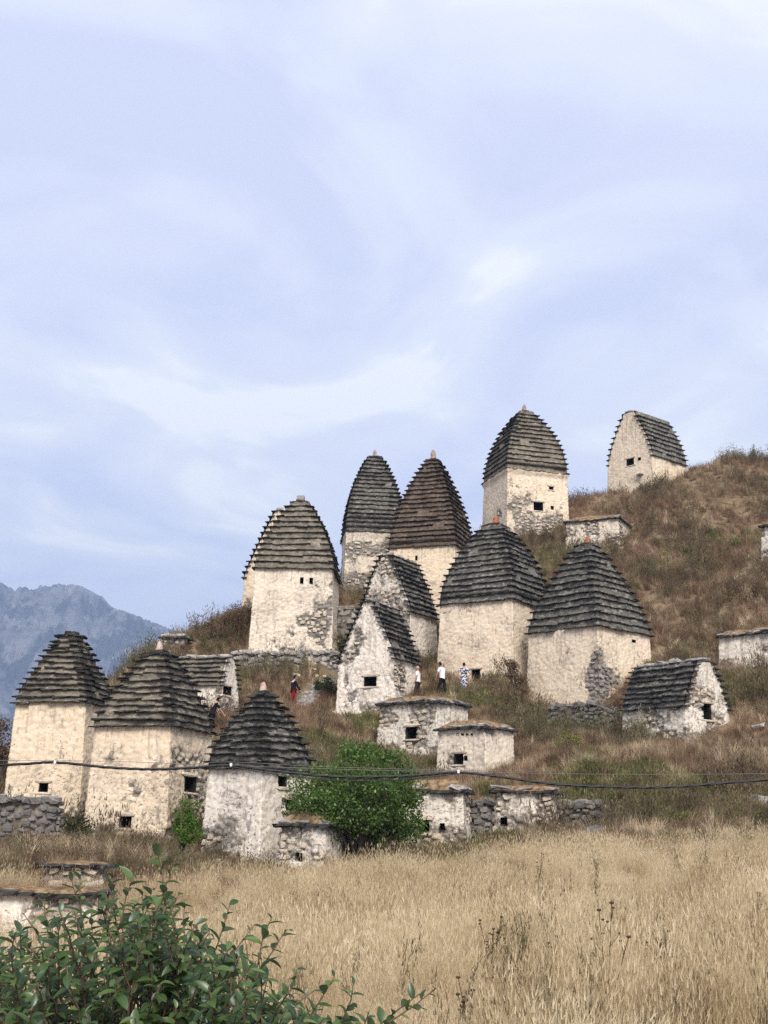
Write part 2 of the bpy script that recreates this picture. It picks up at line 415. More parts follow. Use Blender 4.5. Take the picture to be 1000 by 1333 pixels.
# ------------------------------------------------------------------ house body (one displaced masonry shell)
SEED = [100]
def body(root, d, mat, name='wall', res=.055, batter=.03, openings=(), e0=.2, eb=.35, blobs=(), gable=None, flare=0.0,
         stone=('stone_lime', .8, 70), cell=(.34, .34, .21), amp=1.0, below=1.0, top=None, round_=0.0, proud=.7):
    SEED[0] += 7; sd_ = SEED[0]
    hx, hy, H, T = d['hx'], d['hy'], d['H'], d['T']
    ztop = top if top is not None else (H if gable is None else T - .02)
    rows = np.arange(-below, ztop + res * .5, res); rows[-1] = ztop
    for (s, uc, zc, w, h) in openings:
        for zz_ in (zc - h / 2, zc + h / 2):
            rows[np.argmin(abs(rows - zz_))] = zz_
    def half(z):
        zc = np.minimum(z, H)
        bx = hx + batter * (H - zc) + flare * sstep(H - .5, H - .05, z)
        by = hy + batter * (H - zc) + flare * sstep(H - .5, H - .05, z)
        if gable:
            ax, tp, pw = gable
            t = np.clip((z - H) / (T - H), 0, 1) ** pw
            k = 1 - (1 - tp) * t
            if ax == 'x': bx = bx * k
            else: by = by * k
        return bx, by
    BX, BY = half(rows)
    cols = []                       # (side, fraction)
    opn = {}
    for s in range(4):
        L = 2 * (hx if s in (0, 2) else hy)
        nfr = max(4, int(L / res)) if s in (0, 1) else 5
        fr = np.linspace(0, 1, nfr + 1)
        for (so, uc, zc, w, h) in openings:
            if so != s: continue
            b = half(np.array([zc]))[0 if s in (0, 2) else 1][0]
            f0, f1 = (uc - w / 2 + b) / (2 * b), (uc + w / 2 + b) / (2 * b)
            i0, i1 = np.argmin(abs(fr - f0)), np.argmin(abs(fr - f1))
            fr[i0], fr[i1] = f0, f1
            opn.setdefault(s, []).append((len(cols) + i0, len(cols) + i1, zc - h / 2, zc + h / 2))
        cols += [(s, f) for f in fr[:-1]]
    nc, nr = len(cols), len(rows)
    S = np.array([c[0] for c in cols]); Fr = np.array([c[1] for c in cols])
    s2 = np.tile(S, nr); f2 = np.tile(Fr, nr); zr = np.repeat(rows, nc)
    bx, by = np.repeat(BX, nc), np.repeat(BY, nc)
    u = 2 * f2 - 1
    X = np.select([s2 == 0, s2 == 1, s2 == 2, s2 == 3], [u * bx, bx, -u * bx, -bx])
    Yv = np.select([s2 == 0, s2 == 1, s2 == 2, s2 == 3], [-by, u * by, by, -u * by])
    NX = np.select([s2 == 1, s2 == 3], [1.0, -1.0], 0.0); NY = np.select([s2 == 0, s2 == 2], [-1.0, 1.0], 0.0)
    cn = f2 == 0
    NX = NX + np.where(cn & (s2 == 0), -1, 0) + np.where(cn & (s2 == 2), 1, 0)
    NY = NY + np.where(cn & (s2 == 1), -1, 0) + np.where(cn & (s2 == 3), 1, 0)
    P = np.stack([X, Yv, zr], 1)
    if round_:                      # rounded corners of a dry-stone heap
        q = np.stack([X / bx, Yv / by], 1); m = np.maximum(1, np.sqrt((q ** 2).sum(1)))
        k = 1 - round_ * (1 - 1 / m); P[:, 0] *= k; P[:, 1] *= k
    warp = np.stack([fbm(P * 1.5 + 9, 2, sd_), fbm(P * 1.5 + 31, 2, sd_), fbm(P * 1.5 + 57, 2, sd_)], 1) - .5
    f1, fs2, cid, key = worley(P / np.array(cell) + warp * .8 + sd_, sd_)
    jn = sstep(.03, .26, fs2 - f1)
    m = e0 + eb * np.clip(1 - zr / max(H, .1), 0, 1) ** 2
    for (s, uc, zc, r, st) in blobs:
        us = np.where(s2 == 0, X, Yv)
        m = m + np.where((s2 == s) | ((s == 0) & (s2 == 1) & (uc >= hx * .95)), st, 0) * np.exp(-(((us if s == 0 else Yv) - uc) ** 2 * np.where((s == 0) & (s2 == 1), 0, 1) + np.where((s == 0) & (s2 == 1), (Yv + hy) ** 2, 0) + ((zr - zc) * .75) ** 2) / r ** 2)
    big = fbm(P * .9 + sd_ * 1.7, 4, sd_ + 3)
    ex = sstep(-.09, .10, (big - .5) * 1.7 + m - .5)
    und = (fbm(P * 1.1 + 5, 3, sd_ + 9) - .5) * .10 + (fbm(P * 4 + 5, 3, sd_ + 19) - .5) * .055
    relief_p = (jn - 1) * .02 * (.3 + cid) + (cid - .5) * .012 + und * .6 + (fbm(P * 9, 3, sd_ + 5) - .5) * .03
    relief_s = (jn - 1) * .065 + (cid - .5) * .06 + (1 - f1) * .03 - .035 + (fbm(P * 7, 3, sd_ + 8) - .5) * .05 + und
    dsp = amp * (relief_p * (1 - ex) + relief_s * ex)
    nl = np.sqrt(NX ** 2 + NY ** 2)
    P[:, 0] += NX / nl * dsp; P[:, 1] += NY / nl * dsp
    i, j = np.meshgrid(np.arange(nr - 1), np.arange(nc), indexing='ij')
    i = i.ravel(); j = j.ravel(); j2 = (j + 1) % nc
    keep = np.ones(len(i), bool)
    for s, L in opn.items():
        for (c0, c1, z0, z1) in L:
            keep &= ~((j >= c0) & (j < c1) & (rows[i] >= z0 - 1e-4) & (rows[i + 1] <= z1 + 1e-4))
    Q = np.stack([i * nc + j, i * nc + j2, (i + 1) * nc + j2, (i + 1) * nc + j], 1)[keep]
    me = np_mesh(name, P, Q, mat, True)
    fattr(me, 'eave', sstep(max(H - 1.7, .2), H, zr)); fattr(me, 'wear', np.clip(m + (big - .5) * 1.2, 0, 1)); fattr(me, 'exposed', ex); fattr(me, 'joint', jn); fattr(me, 'cell', cid)
    o = link(bpy.data.objects.new(name, me), root)
    cap = mesh_obj('wall_top', [(-BX[-1] + .01, -BY[-1] + .01, ztop - .02), (BX[-1] - .01, -BY[-1] + .01, ztop - .02), (BX[-1] - .01, BY[-1] - .01, ztop - .02), (-BX[-1] + .01, BY[-1] - .01, ztop - .02)], [(0, 1, 2, 3)], mat, root) if gable is None and name == 'wall' else None
    # window openings: a real recess behind each hole
    for (s, uc, zc, w, h) in openings:
        b = half(np.array([zc])); b = b[1][0] if s == 0 else b[0][0]
        dp = min(.9, b)
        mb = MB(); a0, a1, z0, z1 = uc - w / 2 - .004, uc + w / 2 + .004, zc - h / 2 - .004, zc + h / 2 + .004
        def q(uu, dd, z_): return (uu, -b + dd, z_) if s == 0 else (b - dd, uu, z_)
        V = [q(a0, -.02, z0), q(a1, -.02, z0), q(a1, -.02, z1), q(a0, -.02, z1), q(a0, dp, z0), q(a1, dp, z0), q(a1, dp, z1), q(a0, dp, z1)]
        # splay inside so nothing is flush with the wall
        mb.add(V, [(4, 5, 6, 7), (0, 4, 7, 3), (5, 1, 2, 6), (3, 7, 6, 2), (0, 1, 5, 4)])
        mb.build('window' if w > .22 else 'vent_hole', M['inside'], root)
        if w > .3:                  # lintel and sill stones, a little proud
            mesh = STONES[stone[0]][(int(uc * 7) + 3) % 8]
            for zz_, hh in ((z1 + .055, .075), (z0 - .04, .05)):
                put(mesh, 'lintel' if zz_ > zc else 'sill', root, q(uc + random.uniform(-.05, .05), .07, zz_), (0, 0, 0 if s == 0 else R(90)), (w * .5 + .14, .12, hh))
    # stones that can be picked out: one object per exposed cell of the visible faces
    kind, thr, mx = stone
    cand = []
    vis = (zr > -.1) & (s2 < 2) & ~cn
    for s in (0, 1):
        mk = vis & (s2 == s)
        idx = np.nonzero(mk)[0]
        if not len(idx): continue
        ks, inv, cnt = np.unique(key[idx], return_inverse=True, return_counts=True)
        us = (X if s == 0 else Yv)[idx]
        me_ex = np.bincount(inv, ex[idx]) / cnt; mu = np.bincount(inv, us) / cnt; mz = np.bincount(inv, zr[idx]) / cnt
        mb_ = np.bincount(inv, (by if s == 0 else bx)[idx]) / cnt
        sdu = np.sqrt(np.maximum(np.bincount(inv, us ** 2) / cnt - mu ** 2, 0)); sdz = np.sqrt(np.maximum(np.bincount(inv, zr[idx] ** 2) / cnt - mz ** 2, 0))
        for k in range(len(ks)):
            if me_ex[k] > thr and cnt[k] > 8:
                if any(so == s and abs(mu[k] - uc) < w / 2 + sdu[k] * 1.8 and abs(mz[k] - zc) < h / 2 + sdz[k] * 1.8 for (so, uc, zc, w, h) in openings): continue
                bb = (hx if s == 0 else hy)
                if gable and mz[k] > H and abs(mu[k]) > half(np.array([mz[k]]))[0 if s == 0 else 1][0] - sdu[k] * 1.6: continue
                if gable and mz[k] > H and ((gable[0] == 'x') != (s == 0)): continue
                cand.append((sdu[k] * sdz[k], s, mu[k], mz[k], mb_[k], sdu[k], sdz[k]))
    cand.sort(reverse=True)
    for (_, s, uu, z_, b, su, sz) in cand[:mx]:
        if proud < .9 and random.random() < .3: continue
        pr = random.uniform(.02, .05) * proud
        loc = (uu, -b + .035, z_) if s == 0 else (b - .035, uu, z_)
        put(random.choice(STONES[kind]), 'stone', root, loc, (random.uniform(-.1, .1), random.uniform(-.3, .3), (0 if s == 0 else R(90)) + random.uniform(-.15, .15)),
            (su * random.uniform(.8, 1.55), pr + .03, sz * random.uniform(.8, 1.5)))
    return o

# ------------------------------------------------------------------ stepped slate roofs
def slate_row(roof, kind, L, z, out, depth, rz, th, seed, vis, wav, slw=(.42, 1.0)):
    """a course of slates along one side; rz turns local -Y outwards"""
    x = -L - random.uniform(0, .05); Rm = Matrix.Rotation(rz, 3, 'Z')
    rowj = random.uniform(-.018, .018); out += random.uniform(-.018, .018)
    pcs = []
    while x < L:
        w = random.uniform(*slw); w = min(w, L + .04 - x)
        if L - (x + w) < .15: w = L + .02 - x
        xc = x + w / 2
        if vis and random.random() < .02 and z > 0: x += w; continue
        slip = random.uniform(.02, .06) if random.random() < .08 else 0
        zz_ = z - slip * .5 + wav * (math.sin(xc * 1.3 + seed) * .5 + math.sin(xc * 2.9 + seed * 2.3) * .35) + random.uniform(-.012, .012) + rowj
        o_ = out + random.uniform(-.028, .022) + slip
        p = Rm @ Vector((xc, -(o_ - depth / 2), zz_))
        pcs.append((p, (R(random.uniform(2, 9)), R(random.uniform(-2.2, 2.2)), rz + R(random.uniform(-1.5, 1.5))), (w * 1.03, depth, th * random.uniform(.75, 1.3))))
        x += w
    if vis:
        for (p, r_, s_) in pcs: put(random.choice(SLATES[kind]), 'slate', roof, p, r_, s_)
    return [] if vis else pcs
def pyramid_roof(root, d, n, pw, top, slate='slate', riser='riser', ov=.13, fin=None, seed=0, th=.036, wav=.036, topslab=True):
    hx, hy, H, T = d['hx'], d['hy'], d['H'], d['T']
    zs = [H + (T - H) * k / n for k in range(n + 1)]
    # courses get a little lower towards the top, never exactly even
    zs = [H + (T - H) * ((k / n) * 1.06 - .06 * (k / n) ** 2) + (random.uniform(-.02, .02) if 0 < k < n else 0) for k in range(n + 1)]
    def r(k): return 1 - (1 - top) * (k / n) ** pw
    V = []; Q = []; hid = []
    core = bpy.data.objects.new('roof', None)
    rows = []
    for k in range(n):
        a, b = hx * r(k) + .03, hy * r(k) + .03
        ins = .035
        for (z_, i_) in ((zs[k] - .01, 0), ((zs[k] + zs[k + 1]) / 2, .012), (zs[k + 1] + .02, ins)):
            rows.append((a - i_, b - i_, z_))
    nseg = 22
    for (a, b, z_) in rows:
        for s in range(4):
            for q in range(nseg):
                u = 2 * q / nseg - 1
                p = [(u * a, -b), (a, u * b), (-u * a, b), (-a, -u * b)][s]
                V.append((p[0], p[1], z_))
    V = np.array(V); m = 4 * nseg
    dsp = (fbm(V * 2.6 + seed, 3, seed) - .5) * .10 + (fbm(V * 9 + seed, 2, seed + 4) - .5) * .05
    ln = np.maximum(np.abs(V[:, :2]).max(1), .05)
    sg = np.where((np.abs(V[:, 0]) / hx > np.abs(V[:, 1]) / hy)[:, None], np.stack([np.sign(V[:, 0]), 0 * V[:, 0]], 1), np.stack([0 * V[:, 0], np.sign(V[:, 1])], 1))
    V[:, :2] += sg * dsp[:, None]
    Q = []
    for i in range(len(rows) - 1):
        for j in range(m): Q.append((i * m + j, i * m + (j + 1) % m, (i + 1) * m + (j + 1) % m, (i + 1) * m + j))
    me = np_mesh('roof', V, np.array(Q), M[riser], True)
    roof = link(bpy.data.objects.new('roof', me), root)
    bpy.data.objects.remove(core)
    for k in range(n + 1):
        kk = min(k, n)
        km = max(k - 1, 0); lip = ov if k == 0 else .075
        a, b = hx * r(km) + .03 + lip, hy * r(km) + .03 + lip
        if k == n: a, b = hx * r(n) + .22, hy * r(n) + .22
        dep = min(lip + max(hx, hy) * (r(km) - r(kk)) + .22, a, b)
        sd_ = seed + k * 1.7 * 0.25
        for s in range(4):
            L, o_ = (a, b) if s in (0, 2) else (b, a)
            hid += slate_row(roof, slate, L, zs[k], o_, dep, R(90) * s, th, sd_ + s, s < 2, wav)
    mb = MB()
    for (p, r_, s_) in hid:
        Mx = Matrix.LocRotScale(p, Euler(r_), Vector(s_)); mb.box((0, 0, 0), (.5, .5, .5), .05, Mx)
    tag(mb.build('slate_rows', M[slate], roof), kind='stuff')
    a = hx * top + .06; b = hy * top + .06
    if topslab:
        mb = MB(); mb.box((0, 0, zs[n] + .03), (a + .1, b + .1, .05), .04); mb.box((.02, 0, zs[n] + .13), (a * .72, b * .72, .06), .03)
        mb.build('cap_stone', M[slate], roof)
    if fin:
        fm, fh, fw = fin
        mb = MB(); sx = fw
        prof = [(1.25, -.05), (1.15, .12), (1.0, .3), (.92, .55), (.72, .8), (.4, .95), (.1, 1.0)]
        rr = random.Random(seed)
        pts = [(rr.uniform(-.02, .02), rr.uniform(-.02, .02), zs[n] + .16 + q[1] * fh) for q in prof]
        mb.tube(pts, [q[0] * sx * rr.uniform(.92, 1.08) for q in prof], 8)
        mb.build('finial_stone', M[fm], root, True)
def gable_roof(root, d, axis, n, pw, top, slate='slate', riser='riser', ov=.13, seed=0, th=.04, wav=.03, over=.1, ridge='stones', low=0):
    """axis 'x': the width along x shrinks, ridge runs along y"""
    hx, hy, H, T = d['hx'], d['hy'], d['H'], d['T']
    w0, l0 = (hx, hy) if axis == 'x' else (hy, hx)
    def r(k): return 1 - (1 - top) * (k / n) ** pw
    zs = [H + (T - H) * k / n + (random.uniform(-.015, .015) if k else 0) for k in range(n + 1)]
    mb = MB()
    RT = Matrix.Identity(3) if axis == 'y' else Matrix.Rotation(R(90), 3, 'Z')
    nx = 14
    V = []; Fc = []
    rows = []
    for k in range(n):
        w = w0 * r(k) + .035
        rows += [(w, zs[k] - .01), (w - .03, zs[k + 1] + .02)]
    rows += [(w0 * top * .5, zs[n] + .05)]
    for (w, z_) in rows:
        for sgn in (-1, 1):
            for i in range(nx + 1):
                V.append(((2 * i / nx - 1) * (l0 - .04), sgn * w, z_))
    V = np.array(V)
    V[:, 1] += np.sign(V[:, 1]) * ((fbm(V * 2.6 + seed, 3, seed) - .5) * .12)
    m = 2 * (nx + 1)
    for i in range(len(rows) - 1):
        for g in (0, 1):
            for j in range(nx):
                a = i * m + g * (nx + 1) + j
                q = (a, a + 1, a + 1 + m, a + m); Fc.append(q if g == 0 else q[::-1])
    i = (len(rows) - 1) * m
    for j in range(nx): Fc.append((i + j, i + j + 1, i + nx + 1 + j + 1, i + nx + 1 + j))
    V = V @ np.array(RT).T
    me = np_mesh('roof', V, np.array(Fc), M[riser], True)
    roof = link(bpy.data.objects.new('roof', me), root)
    hid = []
    for k in range(n + 1):
        km = max(k - 1, 0); lip = ov if k == 0 else .07
        w = w0 * r(km) + .035 + lip
        if k == n: w = w0 * r(n) + .2
        dep = min(lip + w0 * (r(km) - r(k)) + .2, w)
        for g in (0, 1):
            # which two sides carry slates
            s = (0 if g == 0 else 2) if axis == 'y' else (1 if g == 0 else 3)
            Lr = l0 + over
            hid += slate_row(roof, slate, Lr, zs[k], w, dep, R(90) * s, th, seed + k * .4 + s, s < 2 or True, wav)
    mb = MB()
    if ridge:
        k = int(2 * l0 / .45)
        for i in range(k):
            p = RT @ Vector((-l0 + (i + .5) * 2 * l0 / k, random.uniform(-.05, .05), zs[n] + .1))
            put(random.choice(STONES['stone_grey']), 'ridge_stone', roof, p, (random.uniform(-.2, .2), random.uniform(-.2, .2), random.uniform(0, 3) * .1 + (0 if axis == 'y' else R(90))),
                (.25, max(.16, w0 * top * .9), random.uniform(.07, .12)))

def house_root(d, name, label, cat, group):
    o = empty(name, d['c'], d['rz'])
    tag(o, label, cat, group); footprint(d)
    return o
def px_open(d, side, px, py, wp, hp):
    """opening given by its place in the photograph -> (side, u, z, w, h) on the wall it lies in"""
    c, s = math.cos(d['rz']), math.sin(d['rz'])
    ex_, ey_ = Vector((c, s, 0)), Vector((-s, c, 0))
    nrm = -ey_ if side == 0 else ex_
    half_ = d['hy'] if side == 0 else d['hx']
    p0 = d['c'] + nrm * (half_ + .03 * d['H'] * .6)
    rd = ray(px, py); t = (p0 - CAM).dot(nrm) / rd.dot(nrm); hit = CAM + rd * t
    u = (hit - d['c']).dot(ex_ if side == 0 else ey_); z = hit.z - d['c'].z
    sc_ = F_PX / hit.y
    fs = abs((ex_ if side == 0 else ey_).x)
    return (side, u, z, wp / sc_ / max(fs, .25), hp / sc_)

TOMB, GAB, BOX = 'tower tombs with stepped slate roofs', 'gabled stone tombs', 'low box tombs with flat turf roofs'

# A: far left tower
d = solve(21, 112, 148, 914, 1078, 829, 50); r_ = house_root(d, 'tower_tomb', 'cream tower tomb at the far left edge, low dark rubble wall before it', 'tomb', TOMB)
op = [px_open(d, 0, 57, 1025, 12, 12)]
body(r_, d, M['wall_warm'], openings=op, e0=-.06, eb=.55, blobs=[(0, d['hx'] * .8, 2.2, .8, .4)], stone=('stone_lime', .8, 70))
pyramid_roof(r_, d, 12, 1.12, .17, riser='riser_tan', seed=1, wav=.045)
# B
d = solve(123, 223, 276, 945, 1080, 854, 46); r_ = house_root(d, 'tower_tomb', 'cream tower tomb with dark hole at its foot and pinkish stone on its roof', 'tomb', TOMB)
op = [px_open(d, 0, 164, 1070, 16, 15), px_open(d, 1, 248, 1021, 10, 20)]
body(r_, d, M['wall_warm'], openings=op, e0=-.02, eb=.62, blobs=[(0, d['hx'], 1.6, .8, .45), (1, .2, 1.6, .7, .3)], stone=('stone_lime', .8, 80))
pyramid_roof(r_, d, 11, 1.25, .19, riser='riser_tan', seed=2, fin=('fin_pink', .40, .12), wav=.045)
# C
d = solve(271, 342, 405, 999, 1107, 907, 43); r_ = house_root(d, 'tower_tomb', 'weathered pale tower tomb with grey blotched wall, partly behind the round green tree', 'tomb', TOMB)
op = [px_open(d, 1, 369, 1017, 9, 14), px_open(d, 1, 378, 1048, 8, 14)]
body(r_, d, M['wall_pale'], openings=op, e0=.0, eb=.42, blobs=[(0, -d['hx'] * .5, 1.0, .9, .4)], stone=('stone_lime', .9, 32), amp=1.2)
pyramid_roof(r_, d, 11, 1.4, .13, riser='riser', seed=3, fin=('fin_pink', .34, .12), wav=.055)
# D
d = solve(332, 433, 441, 740, 850, 656, 74); r_ = house_root(d, 'tower_tomb', 'tower tomb standing on the rubble retaining wall, small grey block on its roof top', 'tomb', TOMB)
op = [(0, d['hx'] * .02 + .45, d['H'] - .75, .2, .42), (0, d['hx'] * .02 + 1.0, d['H'] - .75, .2, .36)]
body(r_, d, M['wall_grey'], openings=op, e0=.1, eb=.12, blobs=[(0, d['hx'] * .8, 1.8, .9, .45), (0, 0, 1.4, 1.5, .15)], stone=('stone_lime', .85, 80), amp=1.15)
pyramid_roof(r_, d, 12, 1.45, .15, riser='riser_tan', seed=4)
mb = MB(); mb.box((0, 0, d['T'] + .30), (.24, .24, .17), .03); mb.build('cap_block', M['stone_grey'], r_)
# D2 behind it
d = solve(318, 402, 412, 752, 800, 676, 80, .9); r_ = house_root(d, 'gabled_tomb', 'gabled tomb mostly hidden behind the tower on the retaining wall', 'tomb', GAB)
body(r_, d, M['wall_cream'], e0=.1, eb=.2, gable=('x', .12, 1.1), stone=('stone_lime', .85, 40), res=.08)
gable_roof(r_, d, 'x', 12, 1.1, .12, seed=5)
# E
d = solve(446, 451, 526, 691, 768, 598, 86); r_ = house_root(d, 'tower_tomb', 'tower tomb with tall tapered dark roof and thin pale spike beside the brownish roof', 'tomb', TOMB)
body(r_, d, M['wall_grey'], e0=.30, eb=.25, blobs=[(1, 0, .8, 1.5, .3)], stone=('stone_pale', .85, 80), flare=.08)
pyramid_roof(r_, d, 18, 1.9, .17, riser='riser', seed=6, th=.04, fin=('fin_brown', .55, .13), wav=.02)
# F
d = solve(507, 592, 617, 709, 806, 601, 82); r_ = house_root(d, 'tower_tomb', 'tower tomb with brownish stepped roof and pointed brown stone on the skyline', 'tomb', TOMB)
op = [(0, -.35, d['H'] - .75, .14, .3)]
body(r_, d, M['wall_warm'], openings=op, e0=-.2, eb=.15, stone=('stone_lime', .85, 40))
pyramid_roof(r_, d, 19, 1.6, .12, slate='slate_brown', riser='riser_brown', seed=7, th=.04, fin=('fin_brown', .68, .19), wav=.02)
# G
d = solve(630, 661, 738, 609, 697, 538, 94); r_ = house_root(d, 'tower_tomb', 'highest tower tomb against the sky with square black window and stone spike', 'tomb', TOMB)
op = [px_open(d, 1, 701, 659, 13, 12), px_open(d, 1, 719, 661, 4, 5), px_open(d, 1, 718, 635, 6, 5)]
body(r_, d, M['wall_cream'], openings=op, e0=.0, eb=.55, blobs=[(1, -d['hy'] * .7, d['H'] * .5, 1.3, .6), (1, d['hy'] * .5, d['H'] * .3, 1.3, .35)], stone=('stone_pale', .8, 90), flare=.14)
pyramid_roof(r_, d, 14, 1.8, .12, riser='riser_tan', seed=8, fin=('fin_brown', .55, .18), wav=.015)
# H
d = solve(791.5, 849, 894, 592, 652, 545, 103, 1.0); r_ = house_root(d, 'gabled_tomb', 'gabled tomb alone on the hilltop at the right skyline with one square window', 'tomb', GAB)
op = [px_open(d, 0, 820, 601, 8, 10), px_open(d, 0, 832, 597, 3, 4)]
body(r_, d, M['wall_cream'], openings=op, e0=-.08, eb=.1, blobs=[(1, d['hy'] * .7, d['H'] * .8, .5, .4)], gable=('x', .2, 1.36), stone=('stone_lime', .85, 30), res=.065)
gable_roof(r_, d, 'x', 9, 1.36, .2, seed=9, th=.05)
put(STONES['stone_dark'][2], 'ledge_stone', r_, (d['hx'] * .48, -d['hy'] - .12, d['H'] * .62), (0, 0, 0), (.3, .25, .07))
# I
d = solve(573, 667, 717, 779, 890, 686, 70); r_ = house_root(d, 'tower_tomb', 'broad tower tomb with orange stone on its dark roof, visitors walking past its wall', 'tomb', TOMB)
op = [px_open(d, 0, 620, 879, 10, 16)]
body(r_, d, M['wall_cream'], openings=op, e0=-.02, eb=.1, blobs=[(0, -.3, d['H'] * .8, .8, .25)], stone=('stone_lime', .85, 50))
pyramid_roof(r_, d, 14, 1.65, .17, riser='riser', seed=10, fin=('fin_orange', .5, .19))
# J
d = solve(688, 778, 846, 814, 910, 712, 66); r_ = house_root(d, 'tower_tomb', 'rightmost pyramid roofed tower tomb with grey bare-stone scar at its near corner', 'tomb', TOMB)
op = [(1, d['hy'] * .35, d['H'] - .45, .3, .14)]
body(r_, d, M['wall_cream'], openings=op, e0=-.14, eb=.28, blobs=[(0, d['hx'], .8, 1.0, .9), (0, d['hx'], 2.0, .5, .7), (1, -d['hy'] * .1, 1.3, .8, .45)], stone=('stone_grey', .8, 70))
pyramid_roof(r_, d, 13, 1.28, .13, riser='riser', seed=11, fin=('fin_orange', .42, .16))
# K
d = solve(467, 534, 569, 795, 838, 730, 73, 1.05); r_ = house_root(d, 'gabled_tomb', 'gabled tomb of bare pale stones, upper of the two gabled tombs in the middle', 'tomb', GAB)
body(r_, d, M['wall_stone'], e0=.5, eb=.2, gable=('x', .2, 1.15), stone=('stone_lime', .8, 90), blobs=[(1, 0, 1, 3, -.9)], amp=1.2)
gable_roof(r_, d, 'x', 11, 1.15, .2, seed=12, th=.05)
# L
d = solve(441, 514, 547, 857, 914, 790, 66, 1.05); r_ = house_root(d, 'gabled_tomb', 'steep gabled tomb with streaked wall and square window, lower of the middle pair', 'tomb', GAB)
op = [px_open(d, 0, 482, 887, 16, 13)]
body(r_, d, M['wall_pale'], openings=op, e0=.2, eb=.25, gable=('x', .16, 1.1), blobs=[(0, -.3, d['H'] + 1.2, .6, .25), (1, -d['hy'] * .5, 1.4, .8, .6)], stone=('stone_lime', .82, 120), amp=1.25)
gable_roof(r_, d, 'x', 11, 1.1, .16, seed=13, th=.05)
# M
d = solve(222, 288, 311, 892, 919, 858, 62, 1.5); r_ = house_root(d, 'gabled_tomb', 'low tomb with slate roof and end wall window behind the front towers', 'tomb', GAB)
op = [px_open(d, 1, 296, 899, 8, 12)]
body(r_, d, M['wall_pale'], openings=op, e0=.12, eb=.2, gable=('y', .45, 1.0), stone=('stone_lime', .85, 40))
gable_roof(r_, d, 'y', 6, 1.0, .45, riser='riser_tan', seed=14)
# N
d = solve(810, 892, 949, 918, 956, 866, 58, 1.25); r_ = house_root(d, 'gabled_tomb', 'rough grey gabled tomb on the right slope with tall dark window in its end', 'tomb', GAB)
op = [px_open(d, 1, 921, 926, 12, 21)]
body(r_, d, M['wall_stone'], openings=op, e0=.55, eb=.2, gable=('y', .34, 1.15), stone=('stone_lime', .8, 160), amp=1.25)
gable_roof(r_, d, 'y', 8, 1.15, .34, seed=15, th=.05)

# box tombs
def box_tomb(args, label, wall, ops=(), e0=.6, stone=('stone_lime', .8, 60), slab='stone_grey', turf=.35, asp=1.3, seed=0, amp=1.15, below=1.0, grp=BOX):
    d = solve(*args, asp); r_ = house_root(d, 'box_tomb', label, 'tomb', grp)
    op = [px_open(d, *o) for o in ops]
    body(r_, d, M[wall], openings=op, e0=e0, eb=.1, stone=stone, amp=amp, batter=.04, below=below)
    hx, hy, H = d['hx'], d['hy'], d['H']
    roof = bpy.data.objects.new('roof', None)
    # turf mound
    N_ = 18; V = []; Fc = []
    for j in range(N_ + 1):
        for i in range(N_ + 1):
            u, v = 2 * i / N_ - 1, 2 * j / N_ - 1
            k = 1 - max(abs(u), abs(v)) ** 4
            V.append((u * (hx + .06), v * (hy + .06), H + .05 + k * turf))
    V = np.array(V); V[:, 2] += (fbm(V * 2.2 + seed * 3, 3, seed) - .4) * .22 * np.clip((V[:, 2] - H - .05) / turf * 2, 0, 1)
    for j in range(N_):
        for i in range(N_):
            a = j * (N_ + 1) + i; Fc.append((a, a + 1, a + N_ + 2, a + N_ + 1))
    me = np_mesh('turf', V, np.array(Fc), M['turf'], True)
    tf = link(bpy.data.objects.new('turf', me), r_)
    TURF.append((r_, d, turf))
    for lay in (0, 1):
        for s in range(4):
            L, o_ = (hx, hy) if s in (0, 2) else (hy, hx)
            x = -L - .12
            while x < L + .1:
                w = min(random.uniform(.3, .8), L + .14 - x)
                if w < .12: break
                p = Matrix.Rotation(R(90) * s, 3, 'Z') @ Vector((x + w / 2, -(o_ + .16 - lay * .1 - .25) + random.uniform(-.04, .04), H + .035 + lay * .1 + random.uniform(-.015, .015) + .03 * math.sin(x * 2 + seed)))
                if lay == 0: put(random.choice(SLATES['slate']), 'slab', r_, p, (R(random.uniform(-1, 4)), R(random.uniform(-2, 2)), R(90) * s), (w * 1.04, .55, random.uniform(.06, .10)))
                elif slab and s < 2 and random.random() < .85: put(random.choice(STONES[slab]), 'edge_stone', r_, p, (random.uniform(-.2, .2), random.uniform(-.2, .2), R(90) * s), (w * .5, .24, random.uniform(.04, .085)))
                x += w
    return r_, d
TURF = []
rO, dO = box_tomb((494, 568, 609, 914, 974, 905, 61), 'wide stone box tomb with grassy roof just below the walking visitors', 'wall_stone', [(0, 535.5, 954, 13, 16)], .48, seed=1)
rP, dP = box_tomb((571, 632, 668, 948, 1006, 938, 56), 'box tomb with a row of small holes under its slab roof and black window', 'wall_grey',
     [(0, 598, 988, 11, 14), (0, 607, 987, 4, 6)] + [(0, 583 + 6.2 * i, 956, 2.4, 2.6) for i in range(6)], .12, seed=2)
rQ, dQ = box_tomb((364, 424, 446, 1077, 1131, 1066, 41), 'small box tomb in front of the round green tree', 'wall_stone', [(0, 389.5, 1115, 8, 9)], .5, seed=3)
box_tomb((522, 603, 612, 1031, 1094, 1020, 46), 'stone box tomb with two small openings, just right of the round green tree', 'wall_stone', [(0, 552, 1075, 13, 16), (0, 576, 1076, 6, 8)], .55, seed=4)
box_tomb((643, 719, 727, 1032, 1090, 1024, 47), 'rough white stone box tomb beside the collapsed rubble', 'wall_stone', [(0, 656, 1069, 8, 9)], .75, seed=5, turf=.2)
box_tomb((737, 806, 821, 675, 704, 664, 90), 'long low box tomb beside the highest tower', 'wall_grey', (), .35, seed=6, turf=.5)
